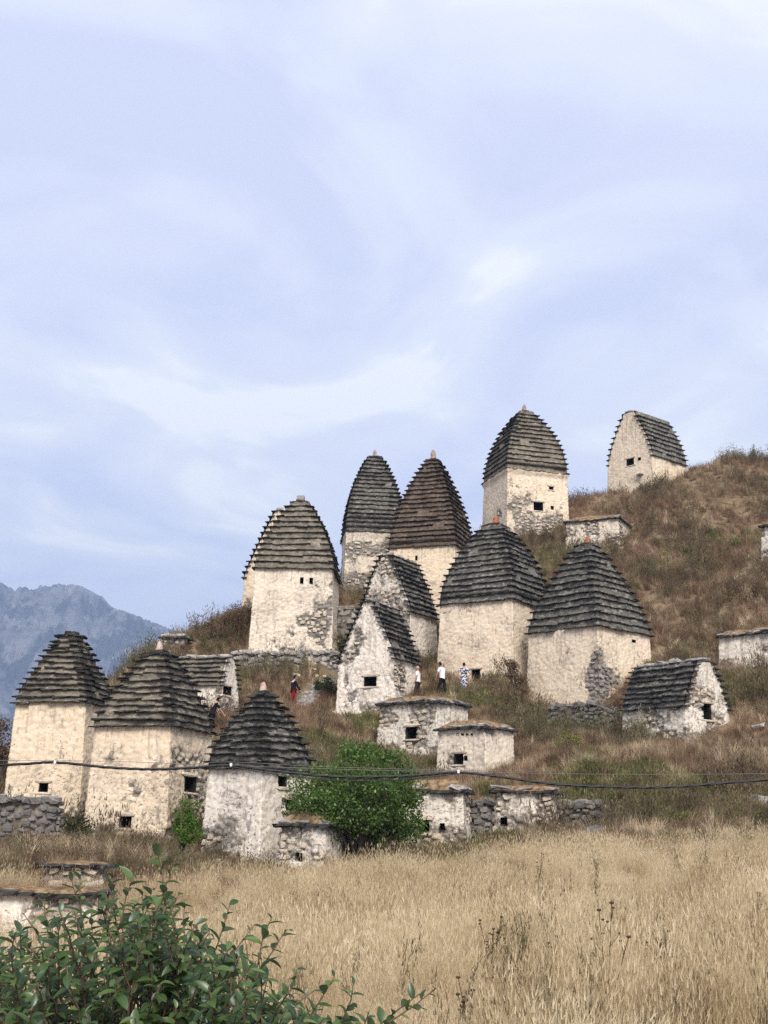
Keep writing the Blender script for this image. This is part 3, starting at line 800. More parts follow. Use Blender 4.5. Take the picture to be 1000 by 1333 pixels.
box_tomb((936, 1012, 1040, 823, 868, 812, 66), 'box tomb with grassy slab roof cut by the right edge of the picture', 'wall_stone', (), .3, seed=7)
box_tomb((991, 1036, 1056, 678, 724, 668, 78), 'white box tomb high on the slope at the right edge of the picture', 'wall_stone', (), .5, seed=8)
box_tomb((55, 134, 142, 1130, 1137, 1124, 37), 'sunken box tomb with only its slab roof and a strip of white wall showing', 'wall_stone', (), .45, seed=9, turf=.07, slab=None)
box_tomb((-40, 128, 142, 1167, 1196, 1158, 32), 'white walled box tomb behind the leafy foreground bush', 'wall_pale', (), .35, seed=10, turf=.09, asp=1.6, slab=None)
box_tomb((211, 240, 247, 830, 838, 824, 72.5), 'tiny box tomb with reddish roof on the left ridge', 'wall_dark', (), .5, seed=11, turf=.2)

# dry-stone heaps and walls: every stone its own object
def rubble(name, label, args, kind, mat, asp=2.0, mx=170, cell=(.36, .36, .24), cat='wall', topstones=True, rnd=.3):
    d = solve(*args, asp); r_ = house_root(d, name, label, cat, None)
    body(r_, d, M[mat], name='rubble_core', e0=1.2, eb=0, stone=(kind, .2, mx), cell=cell, amp=1.3, batter=.08, round_=rnd, proud=1.0)
    if topstones:
        x = -d['hx']
        N_ = 10
        V = [(-d['hx'], -d['hy'], d['H'] - .03), (d['hx'], -d['hy'], d['H'] - .03), (d['hx'], d['hy'], d['H'] - .03), (-d['hx'], d['hy'], d['H'] - .03)]
        k = 1 - rnd * (1 - 1 / 1.414)
        mesh_obj('rubble_top', [(a * k, b * k, c) for a, b, c in V], [(0, 1, 2, 3)], M[mat], r_)
        while x < d['hx']:
            w = random.uniform(.12, .26)
            put(random.choice(STONES[kind]), 'stone', r_, (x + w, -d['hy'] * .9 + random.uniform(-.05, .15), d['H'] + random.uniform(-.03, .06)), (random.uniform(-.3, .3), random.uniform(-.3, .3), random.uniform(0, 3)), (w * 1.05, .2, random.uniform(.07, .14)))
            x += w * 1.8
    return r_
rubble('rubble_wall', 'dark grey rubble wall before the far left tower tomb', (-25, 76, 84, 1042, 1086, 1042, 46), 'stone_dark', 'wall_dark', 3.0)
rubble('rubble_mound', 'dark rounded rubble base below the tower with the stone scar', (713, 780, 806, 917, 958, 917, 61), 'stone_dark', 'wall_dark', 1.6, 120)
rubble('retaining_wall', 'long low rubble retaining wall under a tower tomb', (298, 440, 444, 850, 869, 850, 71.6), 'stone_grey', 'wall_dark', 7.0, 150, (.5, .5, .34), rnd=.1)
rubble('rubble_heap', 'dark rubble filling the gap between two low tombs', (608, 642, 650, 1046, 1086, 1046, 47.5), 'stone_dark', 'wall_dark', 1.2, 90)
rubble('rubble_heap', 'collapsed dark rubble at the right end of the white stone box tomb', (722, 776, 796, 1046, 1088, 1046, 47.5), 'stone_dark', 'wall_dark', 1.3, 120, rnd=.9)
rubble('stone_ledge', 'flat grey ledge between two tombs below the twin towers', (440, 468, 474, 792, 812, 792, 77), 'stone_grey', 'wall_dark', 1.0, 30, (1.0, 1.0, .5), rnd=.1)

# ------------------------------------------------------------------ ground
ctl = list(BASES)
def g(px, py, Y): p = at(px, py, Y); ctl.append((p.x, p.y, p.z))
for a in ((382, 910, 69), (545, 897, 68.5), (575, 899, 69), (604, 897, 69), (276, 950, 60), (345, 925, 63), (420, 960, 60), (470, 1010, 53), (420, 900, 69),
          (650, 935, 64), (690, 960, 60), (660, 895, 69), (860, 1000, 53), (760, 1010, 52), (960, 975, 57), (1010, 960, 58), (1010, 1040, 50), (870, 1060, 48), (800, 1095, 45.5),
          (900, 1095, 45.5), (1010, 1088, 45.5), (700, 1108, 43), (600, 1126, 42), (500, 1138, 41), (450, 1146, 40), (300, 1138, 40), (200, 1124, 42), (150, 1110, 44), (20, 1110, 43),
          (1010, 900, 62), (880, 860, 66), (870, 800, 74), (930, 760, 79), (1010, 740, 80), (850, 720, 88), (930, 690, 90), (1010, 650, 95), (720, 730, 86), (690, 720, 90),
          (893, 616, 103.5), (935, 606, 104), (980, 604, 104), (1040, 602, 104), (850, 640, 101), (760, 661, 98), (785, 652, 103),
          (150, 902, 63), (180, 872, 68), (212, 842, 72.5), (260, 829, 75), (300, 803, 77), (325, 806, 76.5), (10, 1010, 58), (60, 1000, 62), (-60, 1010, 60), (0, 1020, 70), (100, 975, 66),
          (250, 930, 63), (320, 905, 66), (360, 890, 69.5), (310, 888, 69.8), (460, 780, 80), (430, 850, 72), (540, 840, 74), (560, 870, 71)):
    g(*a)
# the meadow in front and the land around
for p in ((0, 2, 0), (-3, 5, -.05), (3, 5, 0), (0, 11, 0), (-4, 11, -.3), (4, 11, .1), (-5, 20, -.8), (0, 20, .0), (6, 20, .35), (-11, 24, -1.2), (0, 30, .3), (9, 30, .8), (16, 30, 1.0), (-14, 30, -1.2), (-20, 25, -1.8),
          (25, 30, 1.5), (-6, 33, -.2), (12, 38, 1.3), (-30, 40, -1), (-34, 55, 0), (-38, 75, 2), (-24, 80, 2.5), (-19, 72, 3.5), (-15, 82, 8), (-30, 100, 4), (-12, 95, 16), (0, 104, 23), (14, 112, 28), (30, 116, 33), (45, 110, 34), (55, 80, 20), (60, 55, 9), (55, 40, 4), (40, 35, 2.2),
          (-20, 115, 8), (10, 125, 27), (35, 130, 33), (60, 125, 34), (-40, 20, -3), (40, 10, 1), (-20, 5, -1.5), (20, 8, .5)):
    ctl.append(p)
C3 = np.array(ctl)
# thin-plate spline through the control points, slightly relaxed
def tps_fit(C3, lam):
    n_ = len(C3); A = np.zeros((n_ + 3, n_ + 3))
    r2 = ((C3[:, None, :2] - C3[None, :, :2]) ** 2).sum(-1)
    A[:n_, :n_] = .5 * r2 * np.log(r2 + 1e-9) + np.eye(n_) * lam
    Pm = np.hstack([np.ones((n_, 1)), C3[:, :2]]); A[:n_, n_:] = Pm; A[n_:, :n_] = Pm.T
    return np.linalg.solve(A, np.concatenate([C3[:, 2], np.zeros(3)]))
TW = tps_fit(C3, .35)
def zt(x, y, rough=True):
    x = np.asarray(x, float); y = np.asarray(y, float); sh = x.shape; x = x.ravel(); y = y.ravel()
    xe, ye = np.clip(x, -42, 62), np.clip(y, 0, 132)
    z = TW[-3] + TW[-2] * xe + TW[-1] * ye
    for k in range(len(C3)):
        r2 = (xe - C3[k, 0]) ** 2 + (ye - C3[k, 1]) ** 2
        z = z + TW[k] * .5 * r2 * np.log(r2 + 1e-9)
    far = np.sqrt((x - xe) ** 2 + (y - ye) ** 2)
    z = z * np.exp(-far / 140) - np.minimum(far * .12, 12)
    if rough:
        P = np.stack([x, y, 0 * x], 1)
        z = z + (fbm(P * .35, 3, 5) - .5) * .95 * np.clip((y - 38) / 10, .15, 1) + (fbm(P * 1.3, 2, 8) - .5) * .16
    return z.reshape(sh)
xs = np.concatenate([-np.geomspace(4100, 46, 30), np.arange(-44, 64, .6), np.geomspace(66, 4100, 30)])
ys = np.concatenate([-np.geomspace(250, 4, 10), np.arange(-2, 134, .6), np.geomspace(136, 6400, 34)])
GX, GY = np.meshgrid(xs, ys)
GZ = zt(GX, GY)
nx_, ny_ = len(xs), len(ys)
ii, jj = np.meshgrid(np.arange(ny_ - 1), np.arange(nx_ - 1), indexing='ij'); ii = ii.ravel(); jj = jj.ravel()
Q = np.stack([ii * nx_ + jj, ii * nx_ + jj + 1, (ii + 1) * nx_ + jj + 1, (ii + 1) * nx_ + jj], 1)
n = NT('dry_ground'); P = n.pos()
c = n.mix(n.mr(n.noise(P, .9, 5, .65), .38, .62), (.12, .085, .055), (.27, .20, .125))
c = n.mix(n.mr(n.noise(P, .25, 4), .52, .68, 0, .6), c, (.10, .10, .055))
M['ground'] = n.bsdf(c, 1, 0, n.noise(P, 6, 6, .65), .12, .8)
me = np_mesh('ground', np.stack([GX.ravel(), GY.ravel(), GZ.ravel()], 1), Q, M['ground'], True)
ground = link(bpy.data.objects.new('ground', me)); tag(ground, kind='structure')

# ------------------------------------------------------------------ mountains
n = NT('mountain_rock'); P = n.pos()
stra = n.noise(n.map(P, (.002, .002, .02)), 1.0, 6, .6)
c = n.mix(n.mr(stra, .4, .62), (.27, .26, .25), (.17, .165, .16))
wood = n.noise(P, .008, 8, .66)
c = n.mix(n.mr(wood, .47, .56), c, (.06, .068, .05))
M['mountain'] = n.bsdf(c, 1, 0, n.noise(P, .02, 9, .7), 30, 1)
def mountain():
    prof = np.array([(-900, 720), (-500, 700), (-250, 735), (-90, 712), (-40, 742), (0, 757), (14, 763), (26, 778), (45, 769), (70, 766), (92, 763), (112, 765), (126, 770), (140, 784), (152, 793), (178, 801), (205, 811), (235, 822), (300, 850), (420, 905), (600, 960), (900, 1000)])
    YR = 4500.0
    wx = np.array([at(a, b, YR).x for a, b in prof]); wz = np.array([at(a, b, YR).z for a, b in prof])
    nx, ny = 760, 240
    x = np.linspace(-2250, 650, nx) * 1.607; t = np.linspace(0, 1.25, ny)
    X, T_ = np.meshgrid(x, t)
    rz = np.interp(X, wx, wz)
    # the slope climbs from the valley (t=0) to the ridge (t=1), cliffs above, then falls away behind
    Yv = 3000 + 1500 * T_ + (fbm(np.stack([X.ravel() * .002, T_.ravel() * 2, 0 * X.ravel()], 1), 3, 3).reshape(X.shape) - .5) * 260 * (1 - np.clip(T_, 0, 1)) ** .5
    f = np.where(T_ < 1, .45 * sstep(0, .75, T_) + .55 * sstep(.55, 1.0, T_), 1 - (T_ - 1) * 1.6)
    Pn = np.stack([X.ravel() * .0038, T_.ravel() * 3.5, 0 * X.ravel()], 1)
    rid = 1 - np.abs(fbm(Pn, 5, 21, .55).reshape(X.shape) * 2 - 1) * 2
    gul = fbm(np.stack([X.ravel() * .0138, T_.ravel() * 4.5, 0 * X.ravel()], 1), 6, 33, .62).reshape(X.shape) - .5
    w = np.clip(1 - np.abs(T_ - 1) * 14, 0, 1)
    Z = rz * f + (rid * 120 + gul * 330) * np.clip(T_, 0, 1) ** .5 * (1 - w) * np.clip(rz / 640, .2, 1)
    lim = rz * (.995 - .16 * np.clip(1 - T_, 0, 1)); Z = np.where(Z > lim, lim - (Z - lim) * .5, Z)
    Z += w * (fbm(np.stack([X.ravel() * .032, 0 * X.ravel(), 0 * X.ravel()], 1), 4, 5).reshape(X.shape) - .5) * 30
    Z -= 14 * (1 - np.clip(T_ * 20, 0, 1))
    i, j = np.meshgrid(np.arange(ny - 1), np.arange(nx - 1), indexing='ij'); i = i.ravel(); j = j.ravel()
    Q = np.stack([i * nx + j, i * nx + j + 1, (i + 1) * nx + j + 1, (i + 1) * nx + j], 1)
    me = np_mesh('mountains', np.stack([X.ravel(), Yv.ravel(), Z.ravel()], 1), Q, M['mountain'], False)
    tag(link(bpy.data.objects.new('mountains', me)), kind='structure')
mountain()
# air
mb = MB(); mb.box((0, 3100, 480), (4200, 3500, 500))
hz = bpy.data.materials.new('haze'); hz.use_nodes = True; hz.node_tree.nodes.clear()
ho = hz.node_tree.nodes.new('ShaderNodeOutputMaterial'); hv = hz.node_tree.nodes.new('ShaderNodeVolumePrincipled')
hv.inputs['Color'].default_value = (.47, .64, 1.0, 1); hv.inputs['Density'].default_value = .000175
hz.node_tree.links.new(hv.outputs[0], ho.inputs['Volume'])
haze = mb.build('haze', hz); tag(haze, kind='stuff')

# ------------------------------------------------------------------ grass and weeds
def blade(V, Fc, base, hdir, length, width, bend, nseg=3):
    """a tapered bent strip; returns nothing, appends"""
    b = np.array(base, float); az = hdir; o = len(V)
    side = np.array((-math.sin(az), math.cos(az), 0)); fw = np.array((math.cos(az), math.sin(az), 0))
    ang = R(90) - bend * .25
    p = b.copy()
    for i in range(nseg + 1):
        w = width * (1 - (i / nseg) ** 1.6) * .5
        if i < nseg: V.append(p - side * w); V.append(p + side * w)
        else: V.append(p)
        a = ang - bend * (i / nseg)
        p = p + (fw * math.cos(a) + np.array((0, 0, 1)) * math.sin(a)) * length / nseg
    for i in range(nseg - 1): Fc.append((o + 2 * i, o + 2 * i + 1, o + 2 * i + 3, o + 2 * i + 2))
    i = nseg - 1; Fc.append((o + 2 * i, o + 2 * i + 1, o + 2 * nseg))
    return p
def tuft(kind, k):
    rr = random.Random(k * 31 + 5); V = []; Fc = []
    if kind == 'straw':
        for _ in range(34):
            r0 = rr.uniform(0, .2); a = rr.uniform(0, 6.28)
            L = rr.uniform(.28, .62); az = rr.uniform(0, 6.28)
            tip = blade(V, Fc, (r0 * math.cos(a), r0 * math.sin(a), 0), az, L, rr.uniform(.003, .0055), rr.uniform(.05, .9))
            if rr.random() < .45:           # seed head
                blade(V, Fc, tip - np.array((0, 0, .03)), az, .085, .009, .4, 2); blade(V, Fc, tip - np.array((0, 0, .03)), az + 1.5, .075, .008, .3, 2)
    elif kind == 'hill':
        for _ in range(46):
            r0 = rr.uniform(0, .2); a = rr.uniform(0, 6.28)
            tip = blade(V, Fc, (r0 * math.cos(a), r0 * math.sin(a), 0), a + rr.uniform(-.9, .9), rr.uniform(.3, .75), rr.uniform(.010, .018), rr.uniform(.2, 1.5))
    elif kind == 'plume':
        lean = rr.uniform(0, 6.28)
        for _ in range(40):
            r0 = rr.uniform(0, .14); a = rr.uniform(0, 6.28)
            tip = blade(V, Fc, (r0 * math.cos(a), r0 * math.sin(a), 0), lean + rr.uniform(-.7, .7), rr.uniform(.5, .95), rr.uniform(.010, .016), rr.uniform(.6, 1.7), 4)
    elif kind == 'weed':
        for _ in range(9):
            a = rr.uniform(0, 6.28); r0 = rr.uniform(0, .15); az = rr.uniform(0, 6.28); L = rr.uniform(.35, .8)
            b0 = np.array((r0 * math.cos(a), r0 * math.sin(a), 0)); bd = rr.uniform(.05, .5)
            tip = blade(V, Fc, b0, az, L, .012, bd)
            for q in range(11):
                t = rr.uniform(.35, 1.0); p = b0 + (tip - b0) * t + np.array((rr.uniform(-.06, .06), rr.uniform(-.06, .06), rr.uniform(-.02, .05)))
                blade(V, Fc, p, rr.uniform(0, 6.28), rr.uniform(.05, .12), rr.uniform(.014, .03), rr.uniform(.2, 1.4), 2)
    elif kind == 'herb':
        for _ in range(70):
            a = rr.uniform(0, 6.28); r0 = .3 * math.sqrt(rr.random()); z = rr.uniform(.0, .42) * (1 - r0)
            blade(V, Fc, (r0 * math.cos(a), r0 * math.sin(a), z), a + rr.uniform(-1, 1), rr.uniform(.08, .2), rr.uniform(.022, .045), rr.uniform(.4, 1.5), 2)
        for _ in range(8):
            blade(V, Fc, (rr.uniform(-.1, .1), rr.uniform(-.1, .1), 0), rr.uniform(0, 6.28), .5, .012, .3)
    return np.array(V), Fc
def grass_mat(name, ramp, alt, altamt, scale=.09, trans=.25):
    n = NT(name); P = n.pos()
    t = n.attr('tint', 'INSTANCER')
    nz = n.noise(P, scale, 4, .6); n2 = n.noise(P, .75, 4, .65)
    f = n.math('ADD', n.math('MULTIPLY', t, .45), n.math('MULTIPLY', n.mr(n2, .36, .64), .55))
    c = n.ramp(f, *ramp)
    c = n.mix(n.mr(nz, .48, .62, 0, altamt), c, alt)
    return n.leafy(c, trans)
M['straw'] = grass_mat('straw_blades', [(0, (.24, .175, .095)), (.25, (.47, .365, .22)), (.6, (.68, .565, .375)), (1, (.84, .745, .555))], (.44, .325, .185), .45, .25, .35)
M['hillgrass'] = grass_mat('hill_blades', [(0, (.08, .05, .035)), (.3, (.19, .125, .08)), (.55, (.32, .225, .145)), (.8, (.48, .365, .24)), (1, (.62, .50, .35))], (.27, .15, .11), .55, .11)
M['plume'] = grass_mat('plume_blades', [(0, (.32, .23, .15)), (.5, (.52, .41, .28)), (1, (.68, .57, .42))], (.40, .29, .20), .4)
M['weed'] = grass_mat('weed_blades', [(0, (.06, .042, .03)), (.4, (.14, .10, .065)), (.75, (.22, .18, .105)), (1, (.40, .33, .22))], (.09, .10, .05), .6)
M['herb'] = grass_mat('herb_blades', [(0, (.05, .062, .022)), (.4, (.13, .145, .052)), (.75, (.25, .25, .105)), (1, (.42, .40, .22))], (.20, .17, .09), .35)

def scatter_object(name, label, kind, mat, pts, scl, lean, n_proto=6, sxy=1.0):
    """one stuff object: tuft prototypes plus points, instanced by geometry nodes"""
    Vs, Qs, ids, o = [], [], [], 0
    for k in range(n_proto):
        V, Fc = tuft(kind, k)
        Vs.append(V); Qs += [tuple(i + o for i in f) for f in Fc]; ids.append(np.full(len(V), k)); o += len(V)
    V = np.vstack(Vs + [pts]); ids = np.concatenate(ids + [np.full(len(pts), -1)])
    me = bpy.data.meshes.new(name); me.from_pydata(V.tolist(), [], Qs); me.materials.append(mat)
    m = len(pts)
    a = me.attributes.new('proto', 'INT', 'POINT'); a.data.foreach_set('value', ids.astype(np.int32))
    a = me.attributes.new('pick', 'INT', 'POINT'); a.data.foreach_set('value', np.concatenate([np.zeros(o), rng.integers(0, n_proto, m)]).astype(np.int32))
    rot = np.zeros((o + m, 3)); rot[o:, 2] = rng.uniform(0, 6.283, m); rot[o:, 0] = rng.normal(0, lean, m); rot[o:, 1] = rng.normal(0, lean, m)
    a = me.attributes.new('rot', 'FLOAT_VECTOR', 'POINT'); a.data.foreach_set('vector', rot.astype(np.float32).ravel())
    sv = np.ones((o + m, 3)); sv[o:] = scl[:, None] * np.array((sxy, sxy, 1.0)); a = me.attributes.new('scl', 'FLOAT_VECTOR', 'POINT'); a.data.foreach_set('vector', sv.astype(np.float32).ravel())
    a = me.attributes.new('tint', 'FLOAT', 'POINT'); a.data.foreach_set('value', np.concatenate([np.zeros(o), rng.random(m)]).astype(np.float32))
    ob = link(bpy.data.objects.new(name, me)); tag(ob, label, None, None, 'stuff')
    ng = bpy.data.node_groups.new(name + '_nodes', 'GeometryNodeTree')
    ng.interface.new_socket('Geometry', in_out='INPUT', socket_type='NodeSocketGeometry'); ng.interface.new_socket('Geometry', in_out='OUTPUT', socket_type='NodeSocketGeometry')
    N_ = ng.nodes.new; L_ = ng.links.new
    gi, go = N_('NodeGroupInput'), N_('NodeGroupOutput')
    def na(nm, t):
        x = N_('GeometryNodeInputNamedAttribute'); x.data_type = t; x.inputs['Name'].default_value = nm
        return [s for s in x.outputs if s.enabled and s.name == 'Attribute'][0]
    cmp_ = N_('FunctionNodeCompare'); cmp_.data_type = 'INT'; cmp_.operation = 'GREATER_EQUAL'
    ins = [s for s in cmp_.inputs if s.enabled and s.type == 'INT']; L_(na('proto', 'INT'), ins[0]); ins[1].default_value = 0
    sp = N_('GeometryNodeSeparateGeometry'); sp.domain = 'POINT'; L_(gi.outputs[0], sp.inputs[0]); L_(cmp_.outputs[0], sp.inputs['Selection'])
    st = N_('GeometryNodeSplitToInstances'); st.domain = 'POINT'; L_(sp.outputs[0], st.inputs[0]); L_(na('proto', 'INT'), st.inputs['Group ID'])
    ip = N_('GeometryNodeInstanceOnPoints'); L_(sp.outputs[1], ip.inputs['Points']); L_(st.outputs[0], ip.inputs['Instance'])
    ip.inputs['Pick Instance'].default_value = True; L_(na('pick', 'INT'), ip.inputs['Instance Index'])
    er = N_('FunctionNodeEulerToRotation'); L_(na('rot', 'FLOAT_VECTOR'), er.inputs[0]); L_(er.outputs[0], ip.inputs['Rotation']); L_(na('scl', 'FLOAT_VECTOR'), ip.inputs['Scale'])
    L_(ip.outputs[0], go.inputs[0])
    md = ob.modifiers.new('scatter', 'NODES'); md.node_group = ng
    return ob
def free(x, y, grow=0.0):
    k = np.ones(len(x), bool)
    for (cx, cy, rz, hx, hy) in FOOT:
        c, s = math.cos(rz), math.sin(rz); dx, dy = x - cx, y - cy
        k &= ~((np.abs(dx * c + dy * s) < hx + grow) & (np.abs(-dx * s + dy * c) < hy + grow))
    return k
STEPS = [at(384, 914, 68), at(442, 860, 71.3)]
def field(count, y0, y1, dens=None, grow=.32, ypow=1.0):
    y = y0 + (y1 - y0) * rng.random(count) ** ypow
    x = (rng.random(count) * 2 - 1) * (y * .36 + 1.5)
    k = free(x, y, grow)
    # keep the stone steps clear
    a, b = np.array(STEPS[0][:2]), np.array(STEPS[1][:2]); ab = b - a
    t = np.clip(((x - a[0]) * ab[0] + (y - a[1]) * ab[1]) / (ab @ ab), 0, 1)
    k &= np.hypot(x - a[0] - t * ab[0], y - a[1] - t * ab[1]) > .5
    if dens is not None: k &= rng.random(count) < dens(x, y)
    x, y = x[k], y[k]
    return np.stack([x, y, zt(x, y) - .02], 1)
def nz2(x, y, s, seed): return fbm(np.stack([x * s, y * s, 0 * x], 1), 3, seed)
def edge(x, y): return 35.6 + (nz2(x, y, .25, 3) - .5) * 9 + np.where(x > 2, np.minimum((x - 2) * .5, 6.5), 0)
P1 = field(52000, 8.5, 47, lambda x, y: sstep(edge(x, y) + 3, edge(x, y) - 3, y), ypow=.75)
scatter_object('dry_meadow_grass', 'pale dry straw grass of the meadow', 'straw', M['straw'], P1, rng.uniform(.5, .95, len(P1)) * (.55 + .8 * sstep(.35, .65, nz2(P1[:, 0], P1[:, 1], .5, 17))), .26)
P2 = field(64000, 33, 110, lambda x, y: sstep(edge(x, y) - 4, edge(x, y) + 3, y) * (.45 + .55 * sstep(.35, .6, nz2(x, y, .3, 12))))
scatter_object('dry_hill_grass', 'brown dry grass over the hillside', 'hill', M['hillgrass'], P2, rng.uniform(.6, 1.25, len(P2)) * np.where(P2[:, 1] < 45, .66, 1), .15)
P3 = field(17000, 40, 108, lambda x, y: sstep(edge(x, y) - 1, edge(x, y) + 3, y) * sstep(.50, .66, nz2(x, y, .22, 44)))
scatter_object('pale_plume_grass', 'pale feathery grass clumps on the hillside', 'plume', M['plume'], P3, rng.uniform(.55, 1.3, len(P3)), .12)
P4 = field(34000, 38, 108, lambda x, y: sstep(edge(x, y) - 2, edge(x, y) + 1, y) * sstep(.40, .62, nz2(x, y, .28, 71)))
scatter_object('brown_weeds', 'dark brown dried weeds over the hillside', 'weed', M['weed'], P4, rng.lognormal(-.08, .32, len(P4)) * np.where(P4[:, 1] < 46, .62, 1), .12)
P5 = field(44000, 38, 92, lambda x, y: sstep(edge(x, y) - 1, edge(x, y) + 2, y) * sstep(.43, .57, nz2(x, y, .24, 95)) * np.where(y < 66, 1, .22))
scatter_object('green_herbs', 'low olive green herbs between the tombs', 'herb', M['herb'], P5, rng.uniform(.7, 1.4, len(P5)) * np.where(P5[:, 1] < 46, .6, 1), .15)
P6 = field(1500, 9, 42, lambda x, y: sstep(.50, .66, nz2(x, y, .35, 131)))
scatter_object('meadow_weeds', 'thin brown weeds scattered in the dry meadow', 'weed', M['weed'], P6, rng.uniform(.5, .9, len(P6)), .15, sxy=.55)
P8 = field(2600, 10, 40, lambda x, y: sstep(.56, .68, nz2(x, y, .45, 177)))
scatter_object('meadow_herbs', 'small green weeds scattered in the dry meadow', 'herb', M['herb'], P8, rng.uniform(.35, .75, len(P8)), .15)
# grass on the turf roofs
pts = []
for (rt, d, tf) in TURF:
    m = int(d['hx'] * d['hy'] * 4 * 14)
    u, v = rng.uniform(-1, 1, m), rng.uniform(-1, 1, m)
    lx, ly = u * (d['hx'] - .12), v * (d['hy'] - .12)
    c, s = math.cos(d['rz']), math.sin(d['rz'])
    pts.append(np.stack([d['c'].x + c * lx - s * ly, d['c'].y + s * lx + c * ly, d['c'].z + d['H'] + .03 + (1 - np.maximum(abs(u), abs(v)) ** 4) * tf], 1))
P7 = np.vstack(pts)
scatter_object('roof_grass', 'short dry grass on the flat tomb roofs', 'straw', M['hillgrass'], P7, rng.uniform(.3, .68, len(P7)), .25)

# ------------------------------------------------------------------ stone steps
st = empty('stone_steps', tuple(STEPS[0])); tag(st, 'worn stone steps climbing the slope past the woman in red trousers', 'steps')
a, b = STEPS
ang = math.atan2(b.y - a.y, b.x - a.x)
NS = 13
for i in range(NS):
    t = (i + .5) / NS; x, y = a.x + (b.x - a.x) * t, a.y + (b.y - a.y) * t
    z = float(zt(np.array([x]), np.array([y]))[0])
    for k in (-1, 0, 1):
        q = Vector((x, y, z + .02)) - Vector(STEPS[0]) + Vector((-math.sin(ang), math.cos(ang), 0)) * (k * .42 + random.uniform(-.05, .05))
        put(random.choice(STONES['stone_grey']), 'step_stone', st, q, (random.uniform(-.05, .05), random.uniform(-.05, .05), ang + random.uniform(-.2, .2)), (.22, .24, .13))

# ------------------------------------------------------------------ leaves, trees, bushes
def leaf_cloud(centres, n_leaf, size, seed, up=.3, tri=False):
    """many small folded leaf faces spread through clumps (c, radius)"""
    rr = np.random.default_rng(seed)
    C_ = np.array([c for c, r, w in centres]); Rr = np.array([r for c, r, w in centres]); Wt = np.array([w for c, r, w in centres], float)
    k = rr.choice(len(C_), n_leaf, p=Wt / Wt.sum())
    dr = rr.normal(size=(n_leaf, 3)); dr /= np.linalg.norm(dr, axis=1)[:, None]
    p = C_[k] + dr * (Rr[k] * rr.random(n_leaf) ** .45)[:, None] * np.array((1, 1, .8))
    a = rr.normal(size=(n_leaf, 3)) + np.array((0, 0, .2)); a /= np.linalg.norm(a, axis=1)[:, None]
    nn = dr * .6 + rr.normal(size=(n_leaf, 3)) * .7 + np.array((0, 0, up)); s = np.cross(a, nn); s /= np.linalg.norm(s, axis=1)[:, None] + 1e-6
    L = size * rr.uniform(.6, 1.25, n_leaf)[:, None]
    V = np.stack([p - a * L * .5, p + s * L * .27, p + a * L * .5, p - s * L * .27], 1).reshape(-1, 3)
    return V, np.arange(4 * n_leaf).reshape(-1, 4)
def leaf_mat(name, a, b, c3, sc_=1.1, trans=.3, gloss=.0):
    n = NT(name); P = n.pos()
    isl = n.n('ShaderNodeNewGeometry').outputs['Random Per Island']
    c = n.ramp(isl, (0, a), (.5, b), (1, c3))
    c = n.mix(n.mr(n.noise(P, sc_, 3), .42, .62, 0, .5), c, a)
    return n.leafy(c, trans, gloss)
M['tree_leaf'] = leaf_mat('tree_leaves', (.042, .082, .015), (.09, .155, .03), (.16, .24, .058), 1.5, .35, .02)
M['bright_leaf'] = leaf_mat('bright_leaves', (.06, .12, .02), (.10, .18, .03), (.16, .26, .06), 3, .35)
M['dark_leaf'] = leaf_mat('dark_leaves', (.02, .03, .013), (.04, .052, .022), (.07, .08, .035), 1.5, .25)
M['yellow_leaf'] = leaf_mat('yellow_leaves', (.12, .14, .03), (.19, .20, .05), (.28, .27, .09), 2, .35)
M['dry_leaf'] = leaf_mat('dry_leaves', (.09, .055, .035), (.15, .095, .06), (.21, .14, .09), 2, .25)
n = NT('bark'); P = n.coord(); M['bark'] = n.bsdf(n.mix(n.mr(n.noise(n.map(P, (6, 6, 1)), 4), .4, .6), (.07, .055, .045), (.14, .115, .095)), .95, .1, n.noise(P, 30), .02)
def gz(x, y): return float(zt(np.array([x]), np.array([y]))[0])
def tree(name, label, cat, px, py, Y, rx, h, n_leaf, size, mat, nlimb=9, seed=0, low=.15, clump=.32, group=None, hull=0):
    p = at(px, py, Y); p.z = gz(p.x, p.y) - .05
    t = empty(name, p); tag(t, label, cat, group)
    rr = random.Random(seed); mb = MB(); cl = []
    for i in range(nlimb):
        a = i * 2.4 + rr.uniform(-.3, .3); q = rr.uniform(.35, .95); e_ = rr.uniform(low, 1.0)
        tip = Vector((math.cos(a) * rx * q * math.sqrt(max(.1, 1 - (e_ - .45) ** 2 * 2.2)), math.sin(a) * rx * q * .85, h * (e_ * .82 + .06)))
        mid = Vector((tip.x * .45, tip.y * .45, tip.z * .5 + .1))
        mb.tube([(rr.uniform(-.1, .1), rr.uniform(-.1, .1), -.2), mid * .4, mid, tip], [h * .022, h * .018, h * .011, h * .004], 6)
        for u in (.35, .6, .82, 1.0):
            c_ = mid.lerp(tip, u) + Vector((rr.gauss(0, .12), rr.gauss(0, .12), rr.gauss(0, .10))) * rx
            cl.append((tuple(c_), rx * clump * rr.uniform(.6, 1.15), rr.uniform(.5, 1.3)))
    for i in range(hull):
        a = i * 2.4; zz_ = rr.uniform(-.75, 1); q = math.sqrt(1 - zz_ * zz_) * rr.uniform(.78, 1.0)
        cl.append(((math.cos(a) * rx * q, math.sin(a) * rx * q * .85, h * (.6 + .36 * zz_)), rx * rr.uniform(.12, .32), rr.uniform(.3, 1.6)))
    mb.build('trunk', M['bark'], t, True)
    V, Q_ = leaf_cloud(cl, n_leaf, size, seed)
    V[:, 2] = np.maximum(V[:, 2], .02)
    me = np_mesh('crown', V, Q_, M[mat]); o = link(bpy.data.objects.new('crown', me), t); tag(o, kind='stuff')
    return t
